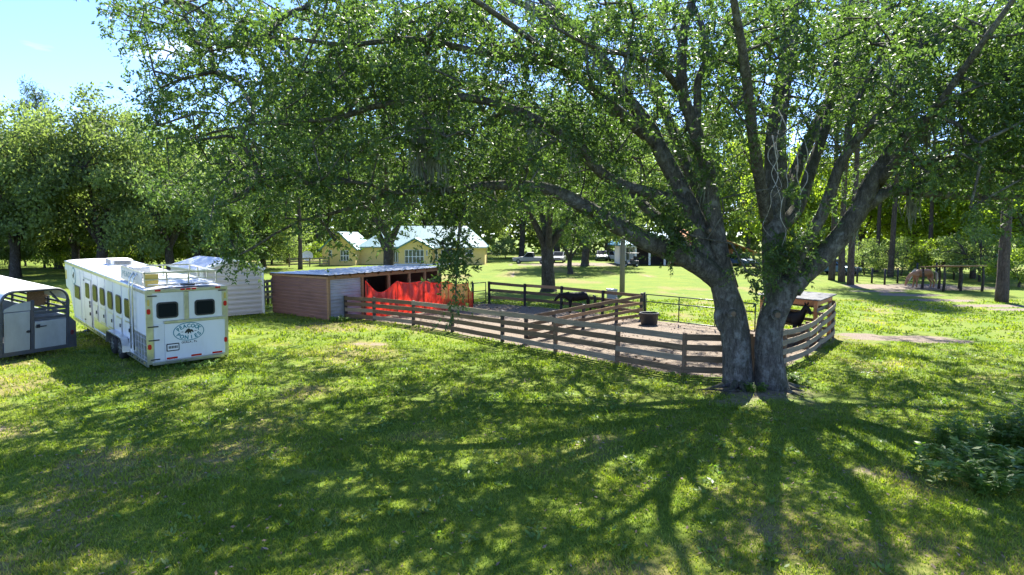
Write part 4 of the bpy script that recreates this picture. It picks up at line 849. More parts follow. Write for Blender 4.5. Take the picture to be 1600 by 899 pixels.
# ------------------------------------------------------------------ living things
def skin_obj(name, joints, edges, mat, parent=None, sub=2, root=0):
    me = bpy.data.meshes.new(name); me.from_pydata([j[0] for j in joints], edges, []); me.update()
    o = link(name, me, mat, parent); s = o.modifiers.new('skin', 'SKIN'); s.use_smooth_shade = True
    sv = me.skin_vertices[0].data
    for i, j in enumerate(joints):
        r = j[1]; sv[i].radius = r if hasattr(r, '__len__') else (r, r); sv[i].use_root = (i == root); sv[i].use_loose = False
    u = o.modifiers.new('sub', 'SUBSURF'); u.levels = sub; u.render_levels = sub
    return o
def pony(label, loc, rot, sc, mat, hair, pose):
    t = thing('pony', label, 'pony', loc, rot); t.scale = (sc, sc, sc)
    J = [((-.1, 0, .93), (.25, .27)), ((-.45, 0, .98), (.24, .25)), ((-.66, 0, .94), (.17, .2)), ((.28, 0, .92), (.23, .28)), ((.5, 0, .96), (.18, .23))]
    E_ = [(0, 1), (1, 2), (0, 3), (3, 4)]
    if pose == 'graze': nk = [((.72, 0, .86), (.1, .15)), ((.9, 0, .62), (.08, .12)), ((.98, 0, .47), (.08, .11)), ((1.04, 0, .26), (.06, .075)), ((1.05, 0, .13), (.055, .06))]
    elif pose == 'up': nk = [((.68, 0, 1.15), (.11, .16)), ((.82, 0, 1.36), (.085, .12)), ((.9, 0, 1.46), (.085, .11)), ((1.06, 0, 1.3), (.06, .08)), ((1.14, 0, 1.18), (.055, .06))]
    else: nk = [((.72, 0, 1.0), (.1, .16)), ((.95, 0, .98), (.085, .12)), ((1.05, 0, .96), (.085, .11)), ((1.22, 0, .8), (.06, .08)), ((1.3, 0, .68), (.055, .06))]
    n0 = len(J); J += nk; E_ += [(4, n0)]+[(n0+i, n0+i+1) for i in range(4)]
    for s in (-1, 1):
        n = len(J); J += [((-.6, s*.13, .74), (.1, .13)), ((-.52, s*.14, .58), (.075, .1)), ((-.7, s*.13, .38), .055), ((-.67, s*.13, .12), .04), ((-.63, s*.13, .04), .055)]; E_ += [(2, n)]+[(n+i, n+i+1) for i in range(4)]
        n = len(J); J += [((.42, s*.13, .7), (.09, .11)), ((.43, s*.13, .4), .055), ((.42+(.0 if s > 0 else .05), s*.13, .13), .04), ((.46+(.0 if s > 0 else .05), s*.13, .04), .055)]; E_ += [(4, n)]+[(n+i, n+i+1) for i in range(3)]
    b = skin_obj('body', J, E_, M[mat], t)
    hd = Vector(nk[2][0])
    for s in (-1, 1):
        m = MB(); c = hd+Vector((-.02, s*.05, .07)); m.tube([c, c+Vector((0, s*.02, .07)), c+Vector((.01, s*.03, .14))], [.028, .03, .004], 6); m.build('ear', M[mat], t, True)
    m = MB(); pts = [Vector(J[4][0])+Vector((0, 0, .22))]+[Vector(q[0])+Vector((-.05, 0, q[1][1]*.9)) for q in nk[:3]]
    V = []
    for i, p in enumerate(pts):
        for y in (-.035, .035): V += [p+Vector((0, y, .03)), p+Vector((-.06, y*2.6, -.14))]
    m.add(V, [(i*4+a, i*4+a+1, i*4+5+a, i*4+4+a) for i in range(3) for a in (0, 2)]+[(i*4, i*4+2, i*4+6, i*4+4) for i in range(3)]); m.build('mane', M[hair], t)
    m = MB(); m.tube([(-.82, 0, 1.02), (-.93, 0, .92), (-.95, 0, .6), (-.92, 0, .3)], [.04, .07, .08, .02], 8); m.build('tail', M[hair], t, True)
    return t
pony('black pony with lowered head in the paddock behind the divider fence', gp(903, 490), R(180), .98, 'ponyblack', 'hairblack', 'low')
pony('black pony looking over the pale fence at the wooden shelter', Vector((11.2, 24.55, 0)), R(-74), .98, 'ponyblack', 'hairblack', 'up')
pony('chestnut and white pony grazing in the shade beyond the wire fence', gx(1440, 49), R(183), 1.28, 'ponytan', 'hair', 'graze')
def person():
    t = thing('person', 'person in a white top and tan trousers standing outside the barn', 'person', gx(1046, 82.5), R(-95))
    J = [((0, 0, .95), (.13, .15)), ((0, 0, 1.15), (.11, .14)), ((0, 0, 1.38), (.11, .18)), ((0, 0, 1.5), (.06, .06)), ((0.01, 0, 1.6), (.085, .08)), ((.02, 0, 1.72), (.08, .075))]; E_ = [(0, 1), (1, 2), (2, 3), (3, 4), (4, 5)]
    for s in (-1, 1):
        n = len(J); J += [((0, s*.1, .86), .09), ((.02, s*.1, .5), .065), ((0, s*.1, .1), .045), ((.12, s*.11, .04), .04)]; E_ += [(0, n), (n, n+1), (n+1, n+2), (n+2, n+3)]
        n = len(J); J += [((0, s*.2, 1.4), .06), ((.0, s*.26, 1.12), .045), ((.1, s*.24, .9), .035), ((.14, s*.23, .82), .03)]; E_ += [(2, n), (n, n+1), (n+1, n+2), (n+2, n+3)]
    skin_obj('body', J, E_, M['skin'], t)
    m = MB(); m.lathe([(.16, .92), (.17, 1.0), (.155, 1.15), (.2, 1.34), (.2, 1.42), (.1, 1.5)], (0, 0, 0), 16); m.build('shirt', M['cloth_white'], t, True)
    for s in (-1, 1): m = MB(); m.tube([(0, s*.19, 1.42), (0, s*.25, 1.14)], [.085, .07], 10); m.build('sleeve', M['cloth_white'], t, True)
    for s in (-1, 1): m = MB(); m.tube([(0, s*.09, .95), (.02, s*.1, .5), (0, s*.1, .1)], [.13, .09, .075], 10); m.build('trouser_leg', M['cloth_tan'], t, True)
    m = MB(); m.lathe([(.02, 1.8), (.07, 1.79), (.105, 1.72), (.1, 1.64)], (-.015, 0, .02), 14); m.build('hair', M['dark'], t, True)
person()
def dish():
    o = gx(481, 84); t = thing('satellite_dish', 'round white satellite dish on a post left of the yellow house', 'satellite dish', o)
    m = MB(); m.tube([(0, 0, 0), (0, 0, 1.0)], .05, 8); m.build('mast', M['aludull'], t)
    m = MB(); V = []
    for i in range(6):
        r = .75*i/5
        for k in range(20): a = 2*math.pi*k/20; V.append(Vector((math.cos(a)*r, math.sin(a)*r, r*r*.35)))
    rot = Matrix.Rotation(R(62), 3, 'X') @ Matrix.Rotation(R(15), 3, 'Y'); V = [rot @ v+Vector((0, -.05, 1.35)) for v in V]
    m.add(V, [(i*20+k, i*20+(k+1) % 20, (i+1)*20+(k+1) % 20, (i+1)*20+k) for i in range(5) for k in range(20)]); m.build('reflector', M['wtrim'], t, True)
    m = MB(); m.tube([(0, -.3, .95), (.1, -.75, 1.3)], .025, 6); m.build('feed_arm', M['aludull'], t)
dish()
# ------------------------------------------------------------------ wire fence, pole lean-to and swing rope on the right
def wire_fence():
    P = [gx(1339, 55), gx(1362, 54), gx(1382, 52.5), gx(1402, 54), gx(1432, 56), gx(1462, 57), gx(1490, 58)]; o = P[0]
    t = thing('wire_fence', 'black-posted wire fence behind the grazing pony', 'fence', o)
    for i, p in enumerate(P): m = MB(); h = 1.35 if i < 4 else 1.7; m.tube([p-o-Vector((0, 0, .05)), p-o+Vector((0, 0, h))], .085, 8); m.build('post', M['postblack'], t, True)
    for z in (.2, .42, .64, .86, 1.08, 1.28):
        m = MB()
        for i in range(len(P)-1): m.tube([P[i]-o+Vector((0, 0, z)), (P[i]+P[i+1])/2-o+Vector((0, 0, z-.02)), P[i+1]-o+Vector((0, 0, z))], .009, 4, False)
        m.build('wire', M['gate'], t)
wire_fence()
def pole_shelter():
    o = gx(1474, 46); t = thing('pole_shelter', 'low rustic shelter of thin poles and brown boards under the trees', 'shelter', o)
    Wd, Dp = 2.9, 2.4
    for i, (a, b) in enumerate(((0, 0), (.5, .1), (1, 0), (0, 1), (.45, 1), (1, 1))):
        m = MB(); p = Vector((a*Wd, b*Dp, 0)); m.tube([p-Vector((0, 0, .05)), p+Vector((.05, 0, 1)), p+Vector((0, .03, 1.85-.2*b))], [.1, .085, .075], 8); m.build('pole', M['bark2'], t, True)
    for k in range(9): m = MB(); q = Dp*1.1*k/9; m.box((Wd/2, q, 1.93-.085*q), (Wd+.4, Dp*1.1/9-.015, .05)); m.build('roof_board', M['boardtan'], t)
pole_shelter()
# ------------------------------------------------------------------ foliage makers
def unit(a): return a/np.maximum(np.linalg.norm(a, axis=1, keepdims=True), 1e-9)
def leaf_mesh(name, B, D, Nn, Ln, Wd, v):
    S = unit(np.cross(D, Nn)); n = len(B); V = np.empty((n, 4, 3)); Ln = Ln[:, None]; Wd = Wd[:, None]
    V[:, 0] = B; V[:, 1] = B+D*Ln*.45+S*Wd*.5; V[:, 2] = B+D*Ln; V[:, 3] = B+D*Ln*.45-S*Wd*.5
    return np_mesh(name, V.reshape(-1, 3), np.arange(4*n).reshape(-1, 4), v)
def sprays(tips, out, ntw, nlf, tl, ll, rng, droop=.35, spread=1., ar=.42):
    """leaves set along short twigs that leave every tip"""
    T = len(tips); k = T*ntw
    d = unit(rng.normal(size=(k, 3))*spread+np.repeat(out, ntw, 0)*.7+np.array([0, 0, -droop])); b = np.repeat(tips, ntw, 0); L_ = rng.uniform(.5, 1.15, k)*tl
    b = b+rng.normal(size=(k, 3))*tl*.28
    n = k*nlf; s = rng.uniform(.08, 1.05, n)[:, None]; dd = np.repeat(d, nlf, 0); LL_ = np.repeat(L_, nlf)[:, None]
    P = np.repeat(b, nlf, 0)+dd*s*LL_+np.array([0, 0, -.25])*(s**2)*LL_*droop+rng.normal(size=(n, 3))*.012
    D = unit(dd*.7+rng.normal(size=(n, 3))*.75); Nn = unit(rng.normal(size=(n, 3))*.8+np.array([0, 0, .8]))
    ln = rng.uniform(.7, 1.25, n)*ll; tv = np.repeat(rng.uniform(0, 1, T), ntw*nlf)
    v = np.clip(.5*tv+.5*rng.uniform(0, 1, n)**1.3, 0, 1)
    return P, D, Nn, ln, ln*ar, v
def smooth_path(P, per=5):
    P = [np.array(p, float) for p in P]; P = [2*P[0]-P[1]]+P+[2*P[-1]-P[-2]]; out = []
    for i in range(1, len(P)-2):
        for k in range(per):
            t = k/per; a, b, c, d = P[i-1], P[i], P[i+1], P[i+2]
            out.append(.5*((2*b)+(-a+c)*t+(2*a-5*b+4*c-d)*t*t+(-a+3*b-3*c+d)*t**3))
    out.append(P[-2]); return out

# ------------------------------------------------------------------ the big double-trunked oak
random.seed(5); rng = np.random.default_rng(11)
OAK = Vector((6.85, 16.95, 0))
oak = thing('oak_tree', 'huge double-trunked oak spreading over the lawn and paddock corner', 'tree', OAK)
def trace(pts):       # (px, py, depth, width in px) -> [x,y,z,r]
    out = []
    for px, py, Y, wpx in pts:
        p = at(px, py, Y)-OAK; out.append((p.x, p.y, p.z, wpx/2*Y/FPX))
    return out
TR = {
 'trunk': [[(1154, 618, 17.1, 68), (1154, 602, 17.1, 54), (1152, 575, 17.12, 45), (1150, 535, 17.2, 44), (1142, 489, 17.3, 45), (1132, 455, 17.35, 39), (1126, 428, 17.4, 37)],
           [(1212, 622, 16.75, 62), (1210, 606, 16.75, 46), (1204, 575, 16.8, 42), (1201, 542, 16.85, 41), (1205, 504, 16.9, 40), (1217, 470, 16.95, 41), (1230, 440, 17.0, 44)],
           [(1190, 618, 16.95, 40), (1190, 595, 17.0, 26), (1190, 560, 17.02, 20), (1194, 530, 17.0, 12)]],
 'limb': [
  [(1128, 440, 17.4, 38), (1100, 418, 17.3, 36), (1060, 396, 17.1, 33), (1010, 377, 16.9, 30), (962, 351, 16.8, 27), (920, 327, 16.7, 24), (880, 305, 16.6, 21), (838, 292, 16.6, 18), (770, 290, 16.6, 15), (690, 299, 16.7, 12), (610, 303, 16.8, 9), (540, 328, 17, 6), (470, 345, 17.2, 4)],
  [(1124, 436, 17.4, 38), (1106, 405, 17.5, 34), (1086, 345, 17.6, 31), (1062, 292, 17.7, 27), (1034, 240, 17.8, 25), (1012, 195, 17.9, 22), (975, 148, 17.9, 19), (947, 100, 17.8, 16), (905, 50, 17.6, 14), (868, 18, 17.4, 12), (800, -40, 17, 10), (700, -110, 16.5, 6)],
  [(1024, 224, 17.8, 20), (987, 192, 17.4, 19), (955, 166, 17.0, 18), (893, 112, 16.4, 15), (847, 93, 16.1, 13), (760, 84, 15.8, 11), (650, 62, 15.5, 9), (540, 70, 15.3, 7), (430, 60, 15.2, 5), (330, 80, 15.2, 3)],
  [(1082, 330, 17.6, 22), (1052, 314, 17.3, 19), (1010, 300, 16.9, 18), (970, 288, 16.5, 17), (935, 266, 16.2, 16), (912, 235, 16., 15), (870, 205, 15.9, 14), (800, 170, 15.8, 13), (713, 151, 15.8, 12), (633, 159, 15.8, 10), (577, 169, 15.8, 9), (517, 187, 15.9, 7), (430, 190, 16, 5), (340, 205, 16.1, 3)],
  [(1086, 408, 17.4, 20), (1050, 362, 18.1, 18), (1010, 325, 18.8, 16), (985, 303, 19.3, 14), (930, 262, 20.3, 12), (850, 210, 21.5, 9), (760, 180, 22.5, 6)],
  [(1133, 440, 17.4, 32), (1127, 405, 17.3, 27), (1114, 327, 17.2, 24), (1104, 262, 17.1, 22), (1085, 201, 17, 20), (1067, 145, 16.9, 17), (1066, 84, 16.8, 15), (1071, 37, 16.7, 13), (1085, -10, 16.6, 11), (1100, -90, 16.3, 8), (1090, -180, 16, 5)],
  [(1088, 205, 17, 13), (1090, 160, 17.2, 12), (1091, 126, 17.3, 11), (1104, 89, 17.4, 10), (1099, 47, 17.6, 9), (1080, 0, 17.9, 8), (1060, -80, 18.3, 5)],
  [(1064, 145, 16.9, 12), (1036, 109, 16.2, 10), (992, 89, 15.4, 8), (930, 75, 14.6, 6), (860, 40, 13.8, 4)],
  [(1233, 448, 17, 42), (1252, 430, 17, 35), (1285, 402, 16.9, 32), (1316, 366, 16.8, 30), (1342, 328, 16.7, 29), (1360, 290, 16.6, 28), (1388, 248, 16.4, 25), (1416, 211, 16.2, 22), (1450, 187, 16, 18), (1510, 150, 15.7, 14), (1580, 110, 15.3, 10), (1660, 70, 15, 6)],
  [(1350, 325, 16.7, 20), (1387, 300, 16.5, 17), (1424, 299, 16.3, 15), (1462, 304, 16.1, 13), (1527, 308, 15.8, 10), (1590, 308, 15.5, 7), (1670, 300, 15.2, 4)],
  [(1400, 300, 16.4, 13), (1430, 292, 16.6, 12), (1462, 276, 16.9, 10), (1500, 256, 17.2, 8), (1570, 230, 17.7, 5)],
  [(1392, 262, 16.4, 12), (1412, 257, 16.7, 10), (1448, 255, 17.3, 9), (1492, 245, 18, 7), (1560, 235, 19, 4)],
  [(1216, 480, 17, 34), (1210, 445, 17.2, 34), (1208, 390, 17.5, 34), (1209, 330, 17.8, 33), (1212, 270, 18, 34), (1213, 205, 18.2, 29), (1224, 126, 18.4, 24), (1235, 60, 18.6, 19), (1240, -20, 18.8, 15), (1230, -120, 19, 10), (1225, -220, 19, 6)],
  [(1212, 360, 17.7, 24), (1246, 325, 18.1, 20), (1270, 257, 18.6, 17), (1293, 187, 19.1, 14), (1303, 120, 19.5, 11), (1320, 40, 20, 8), (1340, -60, 20.5, 5)],
  [(1234, 436, 17, 26), (1252, 390, 16.7, 20), (1284, 336, 16.4, 18), (1311, 262, 16.1, 16), (1335, 224, 15.9, 14), (1368, 187, 15.6, 12), (1401, 135, 15.2, 9), (1440, 70, 14.7, 6)],
  [(1324, 236, 16, 11), (1328, 187, 16.1, 10), (1346, 143, 16.2, 8), (1380, 80, 16.3, 5)],
  [(1140, 450, 17.5, 26), (1120, 380, 18.6, 24), (1090, 300, 20, 20), (1050, 200, 21.8, 16), (1000, 100, 23.5, 12), (950, 10, 25, 8)],
  [(1212, 400, 17.5, 26), (1225, 320, 19, 22), (1260, 230, 21, 17), (1310, 130, 23, 13), (1370, 40, 25, 9)],
  [(1200, 350, 17.7, 20), (1180, 240, 16.5, 17), (1165, 110, 15, 14), (1140, -40, 13.6, 10), (1120, -200, 12.6, 6)],
  [(1370, 290, 16.6, 15), (1440, 200, 14.8, 12), (1540, 60, 13.2, 9), (1640, -80, 12, 5)],
  [(947, 100, 17.8, 12), (880, 40, 19, 11), (800, 0, 20.5, 9), (700, -40, 22, 6)],
  [(893, 112, 16.4, 10), (800, 40, 14.6, 9), (680, -40, 13.2, 7), (560, -110, 12.4, 4)],
  [(800, 170, 15.8, 9), (740, 200, 17.4, 8), (660, 225, 19, 7), (580, 235, 20.5, 4)],
 ]}
skel = []
for nm, L_ in TR.items():
    for pts in L_:
        q = smooth_path(trace(pts), 6 if nm == 'trunk' else 5); n = 30 if nm == 'trunk' else 12
        m = MB(); m.tube([Vector(p[:3]) for p in q], [max(p[3], .012) for p in q], n, True, 0.02 if nm == 'trunk' else .03, ridge=.05)
        m.build(nm, M['gobark'], oak, True)
        if nm == 'limb': skel += [p[:4] for p in q[len(q)//6:]]
for px, py, Y, r_ in ((1144, 490, 16.72, .1), (1213, 492, 16.42, .11), (1108, 360, 17.2, .08)):      # sawn-off branch scars
    p = at(px, py, Y)-OAK; m = MB(); m.lathe([(r_*1.25, .0), (r_*1.15, -.08), (r_*.75, -.1)], p, 14, 'y'); s_ = m.build('branch_scar', M['gobark'], oak, True)
    m = MB(); m.lathe([(r_*.72, 0), (r_*.6, -.012), (.01, -.014)], p+Vector((0, -.098, 0)), 14, 'y'); m.build('scar_wood', M['boardold'], s_)
p = at(1125, 495, 17.2)-OAK; m = MB(); m.lathe([(.02, -.42), (.1, -.28), (.17, -.05), (.17, .1), (.1, .3), (.02, .42)], p, 14); m.build('burl', M['gobark'], oak, True)
for a in (200, 235, 262, 290, 318, 345, 20):                                       # surface roots
    m = MB(); c = Vector((-.45 if a < 265 else .35, .1, 0)); d = Vector((math.cos(R(a)), math.sin(R(a)), 0)); ln = random.uniform(.7, 1.25)
    m.tube([c+d*.25+Vector((0, 0, .16)), c+d*.42+Vector((0, 0, .06)), c+d*(.42+ln*.4)+Vector((0, 0, .0)), c+d*(.5+ln)+Vector((0, 0, -.08))], [.14, .10, .055, .02], 8, True, .08); m.build('root', M['gobark'], oak, True)

# crown: where boughs of leaves hang, those in view read off the photograph in 100 px columns, each at its own depth
ROWS = [(-420, -300, '000000011221111000'), (-300, -200, '000001122333222211'), (-200, -100, '000112233333333322'), (-100, 0, '001344455555555554'),
        (0, 100, '013567777777889999'), (100, 200, '002577777766679999'), (200, 300, '003577777753224787'), (300, 345, '000454222422100200')]
tips = []
for y0, y1, row in ROWS:
    for c, ch in enumerate(row):
        wgt = int(ch)
        if not wgt: continue
        k = rng.poisson(wgt*6.2*(y1-y0)/100*(.26 if y0 < 0 else 1))  # boughs above the frame are unseen, thinned to shape the dappled shade
        px = c*100+rng.uniform(0, 100, k); py = rng.uniform(y0, y1, k)
        if y0 < 0: Y = rng.uniform(12, 33, k)
        elif c < 8: Y = np.where(rng.uniform(size=k) < .6, rng.uniform(14, 19, k), rng.uniform(19, 28, k))
        elif 8 <= c <= 13: Y = np.where(rng.uniform(size=k) < (.16 if y0 >= 100 else .3), rng.uniform(14, 17, k), rng.uniform(17.8, 28, k))
        else: Y = np.where(rng.uniform(size=k) < .6, rng.uniform(13, 18.5, k), rng.uniform(18, 27, k))
        for a, b, d in zip(px, py, Y):
            if c == 1 and a < 135+(b if b > 0 else 0)*.9: continue
            if y0 == 200 and c == 2 and a < 225: continue
            q_ = at(a, b, d)
            if float(fbm(np.array([q_.x*.42+q_.z*.21]), np.array([q_.y*.42-q_.z*.17]), 71, 2)[0]) < (.5 if y0 < 0 else .32): continue      # gaps between the boughs
            tips.append(q_-OAK)
for px0, px1, py0, py1, Y, k in ((350, 395, 340, 405, 17, 9), (692, 718, 330, 475, 16.2, 8), (680, 735, 300, 400, 16.4, 9), (560, 640, 330, 365, 17, 4), (500, 560, 330, 380, 18, 4), (1030, 1075, 330, 385, 16.6, 8), (960, 1040, 330, 365, 16.6, 4), (1190, 1262, 375, 425, 16.3, 6), (1160, 1190, 395, 435, 16.4, 5), (1240, 1275, 360, 400, 16.5, 6)):
    for _ in range(k): tips.append(at(random.uniform(px0, px1), random.uniform(py0, py1), Y+random.uniform(-.6, .6))-OAK)
for _ in range(520):                                          # back of the crown, added over the paddock to shade it
    a, b, d = random.uniform(520, 1450), random.uniform(-60, 230), random.uniform(26, 37)
    q_ = at(a, b, d)
    if float(fbm(np.array([q_.x*.42+q_.z*.21]), np.array([q_.y*.42-q_.z*.17]), 71, 2)[0]) < .46 or b > 230-60*abs(a-950)/450: continue
    tips.append(q_-OAK)
TP = np.array([tuple(t) for t in tips]); keep = TP[:, 2] > 1.4; TP = TP[keep]
SK = np.array([s[:3] for s in skel]); 
order = np.argsort(((TP[:, None, :2]-SK[None, ::4, :2])**2).sum(-1).min(1)); TP = TP[order]
nodes = np.empty((len(SK)+len(TP)*6, 3)); nodes[:len(SK)] = SK; nn = len(SK)
par = np.full(len(nodes), -1); cnt = np.zeros(len(nodes)); outd = np.zeros_like(TP); segs = []
for i, t in enumerate(TP):
    dl = nodes[:nn]-t; d2 = (dl**2).sum(1)+.6*np.maximum(dl[:, 2], 0)**2; j = int(np.argmin(d2)); a = nodes[j]; d = t-a; L0 = np.linalg.norm(d)
    k = max(1, min(5, int(L0/.55))); prev = j
    for s in range(1, k+1):
        q = a+d*(s/k)
        if s < k: q = q+rng.normal(size=3)*.09*min(L0, 1.2)+np.array([0, 0, .10*L0*math.sin(math.pi*s/k)])
        nodes[nn] = q; par[nn] = prev; prev = nn; nn += 1
    outd[i] = d/max(L0, 1e-6); e = prev
    while e >= 0: cnt[e] += 1; e = par[e]
m = MB()
for i in range(len(SK), nn):
    r1 = .007+.0085*math.sqrt(cnt[i]); j = par[i]; r0 = r1*1.15 if j < len(SK) else .007+.0085*math.sqrt(cnt[j]); m.tube([nodes[j], nodes[i]], [min(r0, r1*1.6), r1], 4, False)
m.build('branches', M['gobark'], oak, True, kind='stuff')
P_ = sprays(TP, outd, 10, 20, .66, .117, rng)
link('crown', leaf_mesh('crown', *P_), M['leaf'], oak, kind='stuff')
print('oak tips', len(TP), 'leaves', len(P_[0]))
m = MB()                                                                    # spanish moss hanging from the boughs
for _ in range(46):
    s_ = SK[rng.integers(len(SK))] if _ > 14 else np.array(at(random.uniform(640, 700), random.uniform(170, 260), 15.8)-OAK)
    if s_[2] < 4.2: continue
    for q in range(14):
        b = Vector(s_)+Vector((random.gauss(0, .09), random.gauss(0, .09), 0)); l_ = random.uniform(.3, 1.1); m.tube([b, b+Vector((random.gauss(0, .04), random.gauss(0, .04), -l_*.5)), b+Vector((random.gauss(0, .06), random.gauss(0, .06), -l_))], [.012, .018, .004], 3, False)
m.build('spanish_moss', M['moss'], oak, kind='stuff')
for px, py, ln in ((1222, 200, 3.0), (1232, 215, 2.4), (1248, 210, 2.2), (1206, 230, 2.3), (1256, 235, 1.6), (1215, 190, 1.9), (1030, 10, 1.7), (1040, 40, 1.4)):
    p = at(px, py, 15.9)-OAK; m = MB(); pts = [p+Vector((0, 0, .3))]
    for k in range(1, 9): pts.append(p+Vector((math.sin(k*.7+px)*.1+random.gauss(0, .07), random.gauss(0, .07), -ln*k/8)))
    sp_ = smooth_path(pts, 3); m.tube([Vector(q) for q in sp_], [.016*(1-.75*i/len(sp_))*random.uniform(.7, 1.2) for i in range(len(sp_))], 5); m.build('vine', M['vine'], oak, True)

# ------------------------------------------------------------------ trees behind: prototypes, then copies
def tree_parts(seed, H, rad, base, kind='broad', nclump=55, per=150, lsz=.24, leafm='leaffar', barkm='bark2', r0=.32, fork=0):
    rg = np.random.default_rng(seed); random.seed(seed); m = MB()
    sk = []
    if kind == 'pine':
        sp = smooth_path([(0, 0, -.1, r0*1.25), (.1, 0, H*.15, r0), (.05, .1, H*.5, r0*.75), (0, .05, H*.8, r0*.45), (0, 0, H*.98, .04)], 4); m.tube([Vector(p[:3]) for p in sp], [p[3] for p in sp], 10, True, .05)
        cl = []; 
        for k in range(nclump):
            z = H*(base+(1-base)*k/nclump); a = rg.uniform(0, 6.28); rr = rad*(1-.65*(k/nclump))*rg.uniform(.4, 1); c = np.array([math.cos(a)*rr, math.sin(a)*rr, z+rg.uniform(-.3, .5)]); cl.append(c)
            m.tube([(0, 0, z-.2), Vector(c)*.5+Vector((0, 0, z*.5)), Vector(c)], [.07, .05, .02], 5, False)
        C = np.array(cl); cr = rg.uniform(.7, 1.15, len(C))
    else:
        top = H*.62; nl = 5 if not fork else fork
        sp = smooth_path([(0, 0, -.1, r0*1.5), (0, 0, .35, r0*1.1), (.1, .05, H*.12, r0), (.15, -.05, H*.24, r0*.9)], 4); m.tube([Vector(p[:3]) for p in sp], [p[3] for p in sp], 12, True, .06)
        for k in range(nl):
            a = 6.283*k/nl+rg.uniform(-.4, .4); rr = rad*rg.uniform(.45, .75); z0 = H*rg.uniform(.14, .24)
            pts = [(.1, 0, z0, r0*.62), (math.cos(a)*rr*.3, math.sin(a)*rr*.3, z0+H*.15, r0*.45), (math.cos(a)*rr*.65, math.sin(a)*rr*.65, z0+H*.3, r0*.3), (math.cos(a)*rr, math.sin(a)*rr, z0+H*rg.uniform(.38, .55), .05)]
            q = smooth_path(pts, 4); m.tube([Vector(p[:3]) for p in q], [p[3] for p in q], 8, False, .06); sk += [p[:3] for p in q[3:]]
        C = []
        cz = H*(base+1)/2; hz = H*(1-base)/2
        while len(C) < nclump:
            p = rg.normal(size=3); p /= np.linalg.norm(p); f_ = rg.uniform(.25, 1.)**.6; q = np.array([p[0]*rad*f_, p[1]*rad*f_, cz+p[2]*hz*f_])
            if p[2] < -.75: continue
            C.append(q)
        C = np.array(C); cr = rg.uniform(.16, .30, len(C))*rad
        S2 = np.array(sk)
        for c in C:
            j = S2[np.argmin(((S2-c)**2).sum(1))]; m.tube([Vector(j), (Vector(j)+Vector(c))/2+Vector((0, 0, .2)), Vector(c)], [.07, .045, .015], 4, False)
    me_t = bpy.data.meshes.new('trunk'); me_t.from_pydata(m.v, [], m.f); me_t.polygons.foreach_set('use_smooth', [True]*len(me_t.polygons)); me_t.materials.append(M[barkm])
    n = len(C)*per; cc = np.repeat(C, per, 0); u = unit(rg.normal(size=(n, 3))); f_ = rg.uniform(.35, 1.1, n)[:, None]
    P = cc+u*f_*np.repeat(cr, per)[:, None]*np.array([1.15, 1.15, .72])
    D = unit(rg.normal(size=(n, 3))+u*.5); Nn = unit(rg.normal(size=(n, 3))*.6+u*.5+np.array([0, 0, .6])); ln = rg.uniform(.6, 1.3, n)*lsz
    v = np.clip(.55*np.repeat(rg.uniform(0, 1, len(C)), per)+.45*rg.uniform(0, 1, n), 0, 1)
    me_c = leaf_mesh('crown', P, D, Nn, ln, ln*(.55 if kind != 'pine' else .16), v); me_c.materials.append(M[leafm])
    return me_t, me_c
def plant(name, proto, label, loc, rot=0., s=1., group=None, sz=None, cat='tree', names=('trunk', 'crown')):
    t = thing(name, label, cat, loc, rot, group); t.scale = (s, s, sz or s)
    for nm, me in zip(names, proto):
        o = bpy.data.objects.new(nm, me); COL.objects.link(o); o.parent = t
        if nm in ('crown', 'foliage'): o['kind'] = 'stuff'
    return t
PR = {
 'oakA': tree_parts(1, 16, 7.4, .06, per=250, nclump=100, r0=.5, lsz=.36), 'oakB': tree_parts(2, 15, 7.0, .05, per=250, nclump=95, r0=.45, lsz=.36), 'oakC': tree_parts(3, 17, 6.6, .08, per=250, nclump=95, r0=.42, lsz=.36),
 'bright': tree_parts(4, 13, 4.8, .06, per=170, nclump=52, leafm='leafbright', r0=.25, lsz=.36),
 'near': tree_parts(5, 14, 7., .32, per=900, nclump=80, leafm='leafmid', r0=.52, lsz=.17, fork=4), 'near2': tree_parts(6, 16, 8.2, .38, per=900, nclump=90, leafm='leafmid', r0=.4, lsz=.17),
 'small': tree_parts(8, 6.6, 3.4, .22, per=330, nclump=40, leafm='leafmid', r0=.26, lsz=.15, fork=6),
 'pine': tree_parts(9, 22, 3.4, .5, 'pine', 52, 120, .5, 'needle', 'pinebark', .28), 'pine2': tree_parts(10, 19, 3.0, .42, 'pine', 50, 120, .5, 'needle', 'pinebark', .22),
 'shrub': tree_parts(12, 3.6, 2.6, .02, per=150, nclump=34, leafm='leafbright', r0=.08, lsz=.2), 'shrubd': tree_parts(13, 4.2, 3.0, .02, per=150, nclump=36, leafm='leaffar', r0=.08, lsz=.2),
}
G1 = 'trees of the left treeline'; G2 = 'trees beyond the house and barn'; G3 = 'pines and trees of the right-hand wood'
